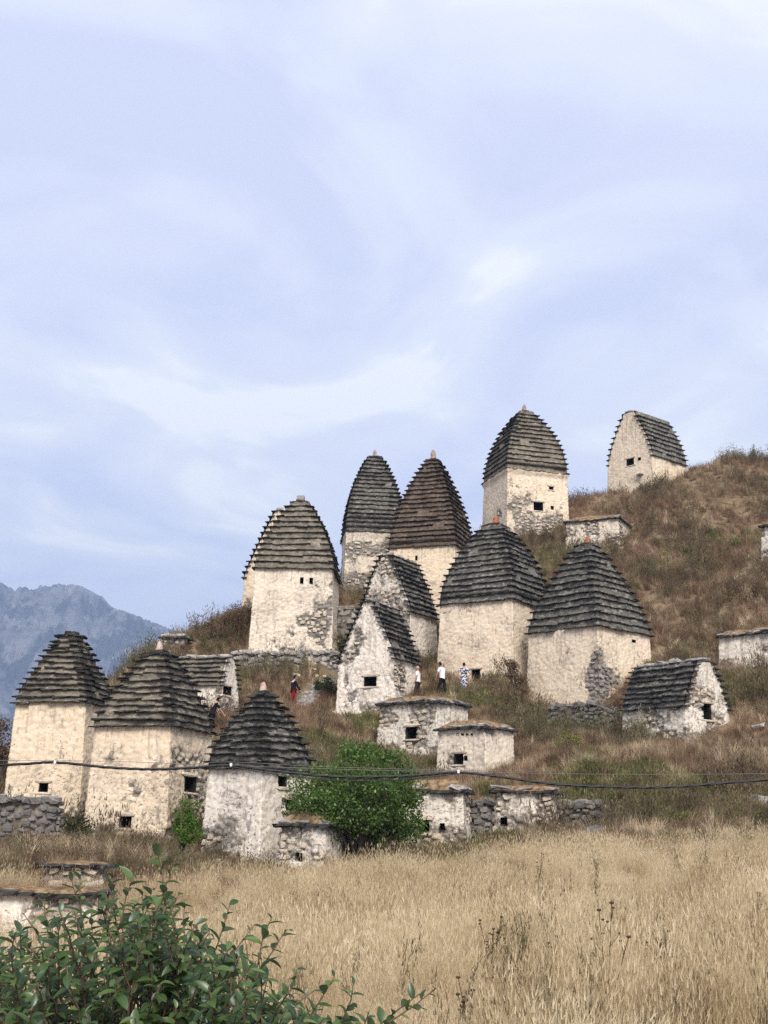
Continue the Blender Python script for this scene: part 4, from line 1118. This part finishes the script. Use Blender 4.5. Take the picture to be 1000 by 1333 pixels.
tree('round_tree', 'round bushy green tree in the middle before the low tombs', 'tree', 466, 1120, 42.4, 2.2, 4.0, 32000, .11, 'tree_leaf', 30, 3, .36, .25, hull=60)
tree('young_tree', 'slender bright green young tree between two front towers', 'tree', 237, 1116, 42, .55, 2.3, 3000, .085, 'bright_leaf', 9, 4, .1, .42)
tree('yellow_bush', 'small yellow green bush on the slope below the rubble base', 'bush', 737, 985, 56, .75, 1.1, 700, .085, 'yellow_leaf', 7, 5, .2, .4)
tree('yellow_bush', 'small yellow green bush at the foot of the tomb with a row of holes', 'bush', 562, 1000, 54.5, .5, .8, 500, .085, 'yellow_leaf', 6, 6, .2, .4)
tree('dark_bush', 'dark bush squeezed between the retaining wall tower and the gabled tombs', 'bush', 450, 852, 72.5, 1.1, 2.3, 3000, .11, 'dark_leaf', 9, 7, .1, .4)
tree('dark_bush', 'dark low bush beside the steps', 'bush', 425, 885, 69, .9, 1.0, 1500, .11, 'dark_leaf', 8, 8, .1, .4)
tree('brown_bush', 'tall brown dry bush filling the gap left of the tower with the stone scar', 'bush', 672, 905, 66.5, .85, 3.2, 2600, .10, 'dry_leaf', 9, 9, .1, .4)
tree('brown_bush', 'brown dry bush between the two leftmost towers', 'bush', 97, 1082, 45.3, .7, 1.9, 2200, .09, 'dark_leaf', 9, 10, .1, .4)
tree('brown_bush', 'dark red brown bush at the left edge behind the far left tower', 'bush', 4, 1015, 56, 1.5, 3.4, 4000, .12, 'dry_leaf', 12, 11, .1, .35)
for i, (px, py, Y, s) in enumerate(((318, 802, 76, 1.0), (300, 806, 75.5, .9), (282, 815, 75, .8), (240, 842, 72, .5), (180, 880, 68, .45))):
    tree('ridge_bush', ['brown bush on the left ridge against the tower wall', 'brown bush on the left ridge, second from the tower', 'brown bush in the middle of the left ridge line', 'brown bush beside the tiny box tomb on the left ridge', 'pale brown bush at the low end of the left ridge'][i], 'bush', px, py, Y, s * 1.1, s * 1.9, 1500, .10, 'dry_leaf', 9, 20 + i, .1, .4, 'brown bushes along the left ridge')

# fallen stones lying about below the walls
V, Fc, o_ = [], [], 0
for (cx, cy, rz, hx, hy) in FOOT:
    for _ in range(16):
        q = Vector((random.uniform(-1.3, 1.3) * hx, -hy - abs(random.gauss(0, .8)) - .1, 0)); q.rotate(Euler((0, 0, rz)))
        x, y = cx + q.x, cy + q.y
        sz = random.uniform(.06, .2) if random.random() < .85 else random.uniform(.2, .34)
        me = random.choice(STONES['stone_grey']); Mx = Matrix.LocRotScale(Vector((x, y, gz(x, y) + sz * .3)), Euler((random.uniform(-.4, .4), random.uniform(-.4, .4), random.uniform(0, 6))), Vector((sz, sz * .8, sz * .65)))
        V += [tuple(Mx @ v.co) for v in me.vertices]; Fc += [tuple(i + o_ for i in f.vertices) for f in me.polygons]; o_ += len(me.vertices)
tag(mesh_obj('fallen_stones', V, Fc, M['stone_pale']), 'small fallen stones scattered below the tomb walls', kind='stuff')

# boulders at the right edge
for i, (px, py, Y, s, lb) in enumerate(((972, 1060, 48.5, .24, 'small round grey boulder on the slope near the right edge'), (991, 1068, 48, .42, 'largest brownish boulder on the slope near the right edge'), (1003, 1042, 49, .3, 'pale boulder cut by the right edge'), (987, 945, 58.5, .3, 'flat grey slab lying in the grass right of the rough grey gabled tomb'),
                                 (975, 752, 79.5, .38, 'pale flat rock in the grass high on the right slope'), (776, 1103, 44.6, .4, 'dark slab of stone standing in the grass under the collapsed rubble'))):
    p = at(px, py, Y); p.z = gz(p.x, p.y) + s * .35
    o = put(STONES['stone_dark' if i == 5 else 'stone_grey'][i], 'boulder', None, p, (.1 * i, .2, i), (s, s * .8, s * (.35 if i in (3, 4) else .75)))
    tag(o, lb, 'boulder')

# ------------------------------------------------------------------ the leafy bush close by
n = NT('glossy_leaf'); r0 = n.rand(); P = n.coord()
c = n.ramp(r0, (0, (.024, .050, .011)), (.5, (.044, .084, .018)), (.86, (.080, .135, .030)), (1, (.14, .20, .055)))
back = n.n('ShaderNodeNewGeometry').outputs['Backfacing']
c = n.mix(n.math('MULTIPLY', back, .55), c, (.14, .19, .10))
vein = n.n('ShaderNodeSeparateXYZ'); n.l(P, vein.inputs[0])
c = n.mix(n.mr(n.math('ABSOLUTE', vein.outputs[0]), .0, .035, .5, 0), c, (.10, .15, .06))
M['leaf'] = n.leafy(c, .28, .045, .38)
n = NT('orange_leaf'); M['leaf_orange'] = n.leafy((.50, .20, .03), .3, .05)
n = NT('twig'); M['twig'] = n.bsdf(n.mix(n.mr(n.noise(n.coord(), 12), .4, .6), (.10, .065, .05), (.17, .10, .075)), .8, .2)
def make_leaf_mesh(k, mat):
    rr = random.Random(k); V = []; Fc = []; N_ = 6; fold = rr.uniform(.25, .6); curl = rr.uniform(.2, 1.0)
    for i in range(N_ + 1):
        t = i / N_; w = .27 * math.sin(math.pi * min(1, t * .93 + .04)) ** .75 * (1 - .25 * t)
        if i == N_: w = .0
        y = t; z = -curl * .35 * t * t
        V += [(-w, y, z + w * fold), (0, y, z), (w, y, z + w * fold)]
    for i in range(N_):
        a = 3 * i; Fc += [(a, a + 1, a + 4, a + 3), (a + 1, a + 2, a + 5, a + 4)]
    me = bpy.data.meshes.new('leaf'); me.from_pydata(V, [], Fc); me.materials.append(mat)
    me.polygons.foreach_set('use_smooth', np.ones(len(Fc), bool)); return me
LEAF = [make_leaf_mesh(k, M['leaf']) for k in range(7)]
LEAF_O = make_leaf_mesh(9, M['leaf_orange'])
bp = at(190, 1500, 5.0); bp.z = gz(bp.x, bp.y)
bush = empty('leafy_bush', bp); tag(bush, 'dark green broad-leaved bush in the near left corner with long shoots', 'bush')
# shoots: tips given where the outline of the bush shows them
tips = [(205, 1108, 5.2), (228, 1128, 5.1), (150, 1130, 5.4), (92, 1140, 5.5), (105, 1145, 5.1), (175, 1140, 5.0), (60, 1170, 5.2), (233, 1165, 4.9), (30, 1190, 5.3), (240, 1175, 5.3),
        (298, 1178, 5.0), (352, 1196, 4.9), (330, 1205, 5.1), (372, 1212, 4.8), (436, 1272, 4.7), (388, 1262, 5.0), (460, 1282, 4.8), (405, 1290, 4.6), (566, 1288, 4.7), (545, 1295, 4.8), (480, 1318, 4.6), (15, 1215, 5.0), (-10, 1230, 5.0), (130, 1175, 4.7), (200, 1180, 4.6),
        (270, 1215, 4.6), (100, 1200, 4.5), (50, 1230, 4.5), (160, 1215, 4.4), (230, 1235, 4.4), (310, 1245, 4.5), (350, 1275, 4.4), (20, 1265, 4.3), (90, 1260, 4.2), (150, 1275, 4.2), (210, 1280, 4.2), (275, 1285, 4.2), (320, 1310, 4.2), (390, 1325, 4.3),
        (-30, 1290, 4.6), (40, 1310, 4.1), (110, 1318, 4.0), (180, 1325, 4.0), (250, 1330, 4.0), (70, 1205, 5.6), (120, 1170, 5.7), (180, 1170, 5.7), (250, 1200, 5.6), (290, 1230, 5.5), (340, 1250, 5.5), (0, 1250, 5.6), (440, 1330, 4.9), (-20, 1340, 4.4), (300, 1350, 4.1), (360, 1360, 4.3)]
def bush_top(px): return np.interp(px, [-60, 0, 40, 90, 150, 200, 240, 300, 350, 400, 460, 500, 580], [1235, 1210, 1185, 1165, 1150, 1135, 1165, 1205, 1250, 1290, 1315, 1335, 1350])
r9 = random.Random(91)
for _ in range(520):
    px = r9.uniform(-60, 470); tp_ = bush_top(px) + 14; py = tp_ + (1390 - tp_) * r9.random() ** .9
    tips.append((px, py, r9.uniform(4.2, 5.9)))
leaves = []
mbt = MB(); rr = random.Random(77)
for (px, py, Y) in tips:
    tp = at(px, py, Y) - bp
    base = Vector((tp.x * .30 + rr.uniform(-.1, .1), (tp.y) * .3 + rr.uniform(-.1, .1), rr.uniform(0, .15)))
    ctrl = Vector((tp.x * .62 + rr.uniform(-.22, .22), tp.y * .62 + rr.uniform(-.15, .15), tp.z * .66))
    pts = []
    for i in range(15):
        t = i / 14; pts.append(base * (1 - t) ** 2 + ctrl * 2 * t * (1 - t) + tp * t * t + Vector((rr.uniform(-.008, .008), rr.uniform(-.008, .008), 0)))
    mbt.tube(pts, [.008 * (1 - .75 * i / 14) for i in range(15)], 5)
    total = sum((pts[i + 1] - pts[i]).length for i in range(14)); s_ = 0; phase = rr.uniform(0, 6.28)
    sp = .028; nl = int(min(total, .40 if len(leaves) > 900 else .55) / sp)
    for q in range(nl + 1):
        back_ = q * sp * rr.uniform(.85, 1.15); t = max(0, 1 - back_ / total); i = min(13, int(t * 14)); u = t * 14 - i
        p = pts[i].lerp(pts[i + 1], u); ax = (pts[i + 1] - pts[i]).normalized()
        phase += 2.4; o1 = ax.orthogonal().normalized(); o2 = ax.cross(o1)
        out = o1 * math.cos(phase) + o2 * math.sin(phase)
        dr = (ax * rr.uniform(.35, .9) + out * rr.uniform(.7, 1.0) + Vector((0, 0, rr.uniform(-.35, .15)))).normalized()
        nr = (Vector((0, 0, 1)) * .9 + ax * .3 + Vector((rr.uniform(-.5, .5), rr.uniform(-.7, .3), 0))).normalized()
        ln = (.058 if back_ > .03 else .045) * rr.uniform(.55, 1.3)
        sx = dr.cross(nr).normalized(); nr = sx.cross(dr)
        leaves.append((p, Matrix((sx, dr, nr)).transposed(), ln))
mbt.build('twigs', M['twig'], bush, True)
def front(l): w = bp + l[0]; x, y = proj(w); return (w.y - (2 if (0 < x < 1000 and y < 1333) else -50))
leaves.sort(key=front)
rest = MB()
for k, (p, Mx, ln) in enumerate(leaves):
    if k < 290:
        o = bpy.data.objects.new('leaf', LEAF_O if k in (177,) else LEAF[k % 7]); o.matrix_local = Matrix.Translation(p) @ Mx.to_4x4() @ Matrix.Scale(ln, 4)
        link(o, bush); o.matrix_local = Matrix.Translation(p) @ Mx.to_4x4() @ Matrix.Scale(ln, 4)
    else:
        me = LEAF[k % 7]; Mw = Matrix.Translation(p) @ Mx.to_4x4() @ Matrix.Scale(ln, 4)
        rest.add([Mw @ v.co for v in me.vertices], [tuple(f.vertices) for f in me.polygons])
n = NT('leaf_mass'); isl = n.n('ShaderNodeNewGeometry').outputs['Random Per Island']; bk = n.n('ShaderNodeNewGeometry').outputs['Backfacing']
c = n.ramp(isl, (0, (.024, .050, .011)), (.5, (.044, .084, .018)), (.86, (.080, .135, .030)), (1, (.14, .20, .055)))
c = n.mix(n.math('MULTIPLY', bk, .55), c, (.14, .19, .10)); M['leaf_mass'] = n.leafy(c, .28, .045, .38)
tag(rest.build('foliage', M['leaf_mass'], bush, True), kind='stuff')

# ------------------------------------------------------------------ dry umbel weeds standing in the meadow
n = NT('dry_stem'); M['dry_stem'] = n.bsdf((.075, .05, .035), .9, .1)
LB = ['tall dark dry weed with forked stems low in the meadow centre', 'largest branched dry weed with dark seed heads in the lower right meadow', 'thin dry weed right of the largest branched one', 'short dry weed under the green clump', 'dry weed with one dark seed head at the right of the meadow', 'dry weed near the right edge of the meadow', 'dark spiky weed near the top of the meadow', 'small dry weed at the bottom of the meadow beside the bush shoots']
for i, (px, py, Y, h) in enumerate(((640, 1262, 15, .75), (792, 1345, 11, 1.05), (835, 1310, 12.5, .85), (722, 1290, 13, .7), (882, 1300, 13, .75), (985, 1230, 17, .8), (702, 1150, 29, .9), (610, 1345, 11, .55))):
    p = at(px, py, Y); p.z = gz(p.x, p.y)
    t = empty('dry_weed', p); tag(t, LB[i], 'weed', 'dry weeds standing in the meadow')
    mb, hd = MB(), MB(); rr = random.Random(i)
    for k in range(rr.randint(3, 6)):
        a = rr.uniform(0, 6.28); hh = h * rr.uniform(.55, 1.0); sp = rr.uniform(.05, .28) * h
        pts = [Vector((0, 0, -.05)), Vector((math.cos(a) * sp * .25, math.sin(a) * sp * .25, hh * .4)), Vector((math.cos(a) * sp, math.sin(a) * sp, hh))]
        mb.tube(pts, [.006, .0045, .003], 5)
        hd.ball(pts[-1], (.022, .022, .012), 7, 4)
        for q in range(3):
            b = rr.uniform(0, 6.28); e_ = pts[1].lerp(pts[2], rr.uniform(.2, .8)); f_ = e_ + Vector((math.cos(b) * .08, math.sin(b) * .08, .10)) * h
            mb.tube([e_, f_], [.003, .002], 4); hd.ball(f_, (.015, .015, .009), 6, 4)
    mb.build('stem', M['dry_stem'], t); hd.build('seed_heads', M['dry_stem'], t)
p = at(728, 1208, 19.5); p.z = gz(p.x, p.y)
V, Fc = [], []; rr = random.Random(3)
for _ in range(170):
    a = rr.uniform(0, 6.28); r0 = .35 * math.sqrt(rr.random())
    blade(V, Fc, (r0 * math.cos(a) * 1.4, r0 * math.sin(a), 0), a + rr.uniform(-1, 1), rr.uniform(.25, .5), .009, rr.uniform(.2, 1.0))
n = NT('green_blade'); M['green_blade'] = n.leafy(n.mix(n.n('ShaderNodeNewGeometry').outputs['Random Per Island'], (.09, .12, .03), (.22, .24, .09)), .3)
o = mesh_obj('grass_clump', V, Fc, M['green_blade']); o.location = p; tag(o, 'single green grass clump in the dry meadow', 'grass clump')

# ------------------------------------------------------------------ overhead cables
n = NT('cable_black'); M['cable'] = n.bsdf((.012, .012, .014), .5, .4)
n = NT('cable_wire'); M['wire'] = n.bsdf((.16, .15, .14), .6, .3)
n = NT('white_clip'); M['clip'] = n.bsdf((.7, .7, .68), .6, .3)
CY = 22.0
def cable_line(pxpts, Y=CY):
    P_ = [at(a, b, Y) for a, b in pxpts]
    return P_
def smooth(P_, m=14):
    out = []
    for i in range(len(P_) - 1):
        p0, p1, p2, p3 = P_[max(i - 1, 0)], P_[i], P_[i + 1], P_[min(i + 2, len(P_) - 1)]
        for k in range(m):
            t = k / m
            out.append(.5 * ((2 * p1) + (p2 - p0) * t + (2 * p0 - 5 * p1 + 4 * p2 - p3) * t * t + (3 * p1 - p0 - 3 * p2 + p3) * t ** 3))
    out.append(P_[-1]); return out
main = smooth(cable_line([(-900, 1010), (-300, 1006), (0, 996), (70, 992.5), (140, 999), (200, 1001.5), (250, 999.5), (301, 996.5), (360, 1004), (440, 1011), (520, 1010.5), (560, 1008), (597, 1005.5), (650, 1011), (720, 1020.5), (800, 1024.5), (880, 1024), (1000, 1015), (1300, 996), (1900, 990)]))
ct = empty('overhead_cable', main[0]); tag(ct, 'black twisted overhead cable bundle crossing the whole view', 'cable')
for k in range(3):
    mb = MB(); q = []
    for i, p in enumerate(main):
        a = i * .55 + k * 2.094; q.append(p + Vector((0, math.sin(a) * .011, math.cos(a) * .011)) - main[0])
    mb.tube(q, .0135, 6); mb.build('conductor', M['cable'], ct, True)
low = smooth(cable_line([(301, 998), (360, 1008), (440, 1016), (520, 1015), (597, 1007)], CY - .06)); mb = MB(); mb.tube([p - main[0] for p in low], .009, 6); mb.build('slack_conductor', M['cable'], ct, True)
for (a, b) in ((72, 992), (301, 995.5), (597, 1004.5)):
    mb = MB(); p = at(a, b, CY - .03) - main[0]; mb.box(p, (.018, .03, .026), .004); mb.build('cable_clip', M['clip'], ct)
for k, (pp, lb) in enumerate((([(-900, 1000), (0, 990), (300, 997), (560, 1004), (1000, 1007), (1900, 985)], 'thin grey wire running just above the black cable'),
                              ([(240, 996), (300, 992), (420, 998), (600, 1003), (720, 1004)], 'second thin wire above the round green tree'))):
    q = smooth(cable_line(pp, CY + .25 + .1 * k)); mb = MB(); mb.tube(q, .0042, 5)
    o = mb.build('thin_wire', M['wire'], None, True); tag(o, lb, 'wire')

# ------------------------------------------------------------------ people
def cloth(name, c, pat=None):
    n = NT(name); P = n.coord()
    colr = c if pat is None else n.mix(n.mr(n.noise(P, 14, 2), .50, .54), c, pat)
    M[name] = n.bsdf(colr, .9, .1, n.noise(P, 20, 4), .02, .5); return M[name]
cloth('skin', (.48, .27, .19)); cloth('skin_tan', (.36, .19, .13)); cloth('hair_black', (.012, .010, .009)); cloth('hair_grey', (.25, .20, .17)); cloth('white_cotton', (.80, .80, .82))
cloth('black_cotton', (.014, .014, .016)); cloth('red_cotton', (.20, .012, .022)); cloth('floral', (.025, .028, .07), (.62, .62, .66)); cloth('dark_trousers', (.05, .035, .035)); cloth('shoe', (.55, .52, .48)); cloth('shoe_dark', (.03, .03, .03)); cloth('lilac_cotton', (.62, .58, .68))
def skin_mesh(name, verts, edges, radii, mat, root, sub=2, root_v=0, parent=None):
    me = bpy.data.meshes.new(name); me.from_pydata([tuple(v) for v in verts], edges, [])
    o = bpy.data.objects.new(name, me); col.objects.link(o)
    m = o.modifiers.new('skin', 'SKIN'); m.use_smooth_shade = True
    sv = me.skin_vertices[0].data if me.skin_vertices else None
    for i, r in enumerate(radii):
        sv[i].radius = r if hasattr(r, '__len__') else (r, r)
        sv[i].use_root = (i == root_v)
    s = o.modifiers.new('sub', 'SUBSURF'); s.levels = sub; s.render_levels = sub
    dg = bpy.context.evaluated_depsgraph_get(); ev = o.evaluated_get(dg); nm = bpy.data.meshes.new_from_object(ev)
    o.modifiers.clear(); o.data = nm; nm.materials.clear(); nm.materials.append(mat)
    nm.polygons.foreach_set('use_smooth', np.ones(len(nm.polygons), bool))
    o.parent = root
    return o
def person(label, p, yaw, h, top, bottom, skin='skin', hair='hair_black', bald=False, lean=0.0, stride=.18, arms=((.05, -.05), (.05, -.05)), bend=(.1, .1), sleeves='short', dress=False, shoe='shoe_dark', head_down=0.0, group=None, yoke=None):
    """local +Y is the way the person faces"""
    rt = empty('person', p, yaw); tag(rt, label, 'person', group)
    k = h / 1.75
    def L(x, y, z): return Vector((x, y + lean * max(0, z - .95), z)) * k
    kn, an = [], []
    for sx, sg in ((-1, 1), (1, -1)):
        kn.append(L(sx * .10, sg * stride * .55 + .04, .50)); an.append(L(sx * .10, sg * stride, .09))
    V = [L(0, 0, .95), L(0, 0, 1.12), L(0, 0, 1.32), L(0, .01, 1.45), L(0, .02 + head_down * .3, 1.54)]
    E = [(0, 1), (1, 2), (2, 3), (3, 4)]; Rd = [(.15, .11), (.135, .10), (.165, .11), (.075, .07), (.055, .055)]
    hands = []
    for s, sx in ((0, -1), (1, 1)):
        i = len(V)
        V += [L(sx * .095, 0, .90), kn[s], an[s], an[s] + Vector((sx * .015, .16, -.05)) * k]
        E += [(0, i), (i, i + 1), (i + 1, i + 2), (i + 2, i + 3)]; Rd += [.085, .058, .04, .036]
    for s, sx in ((0, -1), (1, 1)):
        i = len(V)
        sh = L(sx * .19, 0, 1.40); fx, ot = arms[s]
        el = sh + Vector((sx * (.04 + abs(ot)), fx, -.28)) * k
        wr = el + Vector((sx * .0 - sx * abs(ot) * 1.3, bend[s], -math.sqrt(max(.003, .063 - bend[s] ** 2 - (ot * 1.3) ** 2)))) * k
        hd = wr + (wr - el).normalized() * .085 * k
        V += [sh, el, wr, hd]; E += [(2, i), (i, i + 1), (i + 1, i + 2), (i + 2, i + 3)]; Rd += [.058, .042, .028, (.036, .02)]
        hands.append((wr, hd, sx))
    body_ = skin_mesh('body', V, E, [((r[0] * k, r[1] * k) if hasattr(r, '__len__') else r * k) for r in Rd], M[skin], rt)
    # head and fingers joined into the same mesh
    bm = bmesh.new(); bm.from_mesh(body_.data); mb = MB()
    hc = L(0, .03 + head_down * .6, 1.635 - head_down * .1)
    def face(q):
        q = q.copy()
        if q.z < 0: q.x *= 1 + q.z * .28; q.y *= 1 + q.z * .08
        return q
    mb.ball(hc, (.076 * k, .095 * k, .118 * k), 14, 10, face)
    mb.ball(hc + Vector((0, .098, -.012)) * k, (.014 * k, .02 * k, .026 * k), 6, 5)
    for sx in (-1, 1):
        mb.ball(hc + Vector((sx * .076, -.005, -.005)) * k, (.012 * k, .022 * k, .033 * k), 6, 5)
    mb.ball(hc + Vector((0, .088, -.055)) * k, (.024 * k, .01 * k, .008 * k), 6, 4)
    for wr, hd, sx in hands:
        dr = (hd - wr).normalized(); sd_ = Vector((0, 1, 0)) if abs(dr.y) < .8 else Vector((1, 0, 0)); sd_ = (sd_ - dr * sd_.dot(dr)).normalized(); inn = dr.cross(sd_) * sx
        for f in range(4):
            b0 = hd - dr * .015 * k + sd_ * (.026 - .017 * f) * k; ln = (.07, .078, .072, .055)[f] * k
            mb.tube([b0, b0 + dr * ln * .5 - inn * .006 * k, b0 + dr * ln * .9 - inn * .025 * k], [.009 * k, .008 * k, .006 * k], 6)
        b0 = wr + dr * .03 * k + sd_ * .024 * k; mb.tube([b0, b0 + (sd_ * .035 + dr * .03) * k, b0 + (sd_ * .04 + dr * .06) * k], [.011 * k, .010 * k, .007 * k], 6)
    tmp = bpy.data.meshes.new('tmp'); tmp.from_pydata([tuple(v) for v in mb.v], [], mb.f); bm.from_mesh(tmp); bpy.data.meshes.remove(tmp)
    for f in bm.faces: f.smooth = True
    bm.to_mesh(body_.data); bm.free()
    eb = MB()
    for sx in (-1, 1): eb.ball(hc + Vector((sx * .03, .086, .012)) * k, (.012 * k, .008 * k, .008 * k), 6, 4)
    eb.build('eyes', M['hair_black'], rt, True)
    # hair
    hb = MB()
    def hairfn(q):
        q = q.copy(); lim = .12 if q.y > .35 else -.55
        if q.z < lim: q.z = lim; 
        return q * (1.0 if q.z > lim else .97)
    if not bald: hb.ball(hc + Vector((0, -.014, .014)) * k, (.085 * k, .098 * k, .118 * k), 14, 10, hairfn); hb.build('hair', M[hair], rt, True)
    # shirt: torso plus sleeves
    Vs = [V[0] + Vector((0, 0, -.15 * k)), V[1], V[2], L(0, .005, 1.42)]; Es = [(0, 1), (1, 2), (2, 3)]; Rs = [(.188 * k, .15 * k), (.172 * k, .13 * k), (.185 * k, .13 * k), (.10 * k, .085 * k)]
    for s in (0, 1):
        i = len(Vs); b = 13 + 4 * s
        en = V[b].lerp(V[b + 1], .75) if sleeves == 'short' else V[b + 2]
        Vs += [V[b], en] if sleeves == 'short' else [V[b], V[b + 1], en]
        Es += [(2, i), (i, i + 1)] + ([(i + 1, i + 2)] if sleeves != 'short' else [])
        Rs += [.075 * k, .068 * k] if sleeves == 'short' else [.075 * k, .058 * k, .045 * k]
    skin_mesh('dress' if dress else 'shirt', Vs, Es, Rs, M[top], rt)
    if yoke: 
        yb = MB(); yb.ball(L(0, .0, 1.385), (.19 * k, .14 * k, .085 * k), 12, 7); yb.build('shirt_yoke', M[yoke], rt, True)
    if dress:
        sk = MB(); pts = [L(0, 0, z) for z in (1.05, .9, .6, .32)]; sk.tube(pts, [.16 * k, .19 * k, .215 * k, .235 * k], 14); sk.build('skirt', M[bottom], rt, True)
    else:
        Vt = [L(0, 0, .98)]; Et = []; Rt = [(.168 * k, .128 * k)]
        for s, sx in ((0, -1), (1, 1)):
            i = len(Vt); Vt += [L(sx * .095, 0, .87), kn[s], an[s] + Vector((0, 0, .02))]; Et += [(0, i), (i, i + 1), (i + 1, i + 2)]; Rt += [.102 * k, .078 * k, .064 * k]
        skin_mesh('trousers', Vt, Et, Rt, M[bottom], rt)
    for s in (0, 1):
        sb = MB(); sb.ball(an[s] + Vector((0, .07, -.055)) * k, (.05 * k, .135 * k, .042 * k), 10, 6); sb.build('shoe', M[shoe], rt, True)
    return rt
def ground_at(px, py, Y):
    p = at(px, py, Y); p.z = gz(p.x, p.y); return p
VIS = 'visitors among the tombs'
person('bald man in a loose white shirt beside the lower gabled tomb', ground_at(544, 897, 67.0), R(75), 1.72, 'white_cotton', 'dark_trousers', 'skin', bald=True, stride=.14, arms=((.02, -.02), (.0, -.02)), group=VIS)
person('man in a white T-shirt and black trousers looking down', ground_at(576, 900, 67.3), R(55), 1.78, 'white_cotton', 'black_cotton', 'skin_tan', lean=.12, head_down=.10, stride=.2, arms=((.1, -.02), (.08, -.02)), bend=(.1, .08), group=VIS)
person('woman in a dark floral dress with hands on her hips', ground_at(604, 900, 67.3), R(5), 1.64, 'floral', 'floral', 'skin', dress=True, arms=((.0, .16), (.0, .16)), bend=(.05, .05), stride=.05, group=VIS)
person('woman in red trousers and black and white top climbing the steps', ground_at(381, 911, 67.6), R(-62), 1.66, 'black_cotton', 'red_cotton', 'skin', lean=.12, sleeves='long', stride=.2, arms=((.12, 0), (.12, 0)), bend=(.16, .16), shoe='shoe', yoke='lilac_cotton', group=VIS)
person('dark-haired youth in a black T-shirt leaning forward beside a roof edge', ground_at(274, 962, 59), R(-60), 1.68, 'black_cotton', 'black_cotton', 'skin', lean=.35, head_down=.1, stride=.2, arms=((.2, 0), (.2, 0)), bend=(.1, .16), group=VIS)
person('visitor in a white shirt mostly hidden behind the roof peak of the weathered front tower', ground_at(333, 944, 61), R(-50), 1.6, 'white_cotton', 'black_cotton', 'skin', lean=.25, stride=.2, group=VIS)
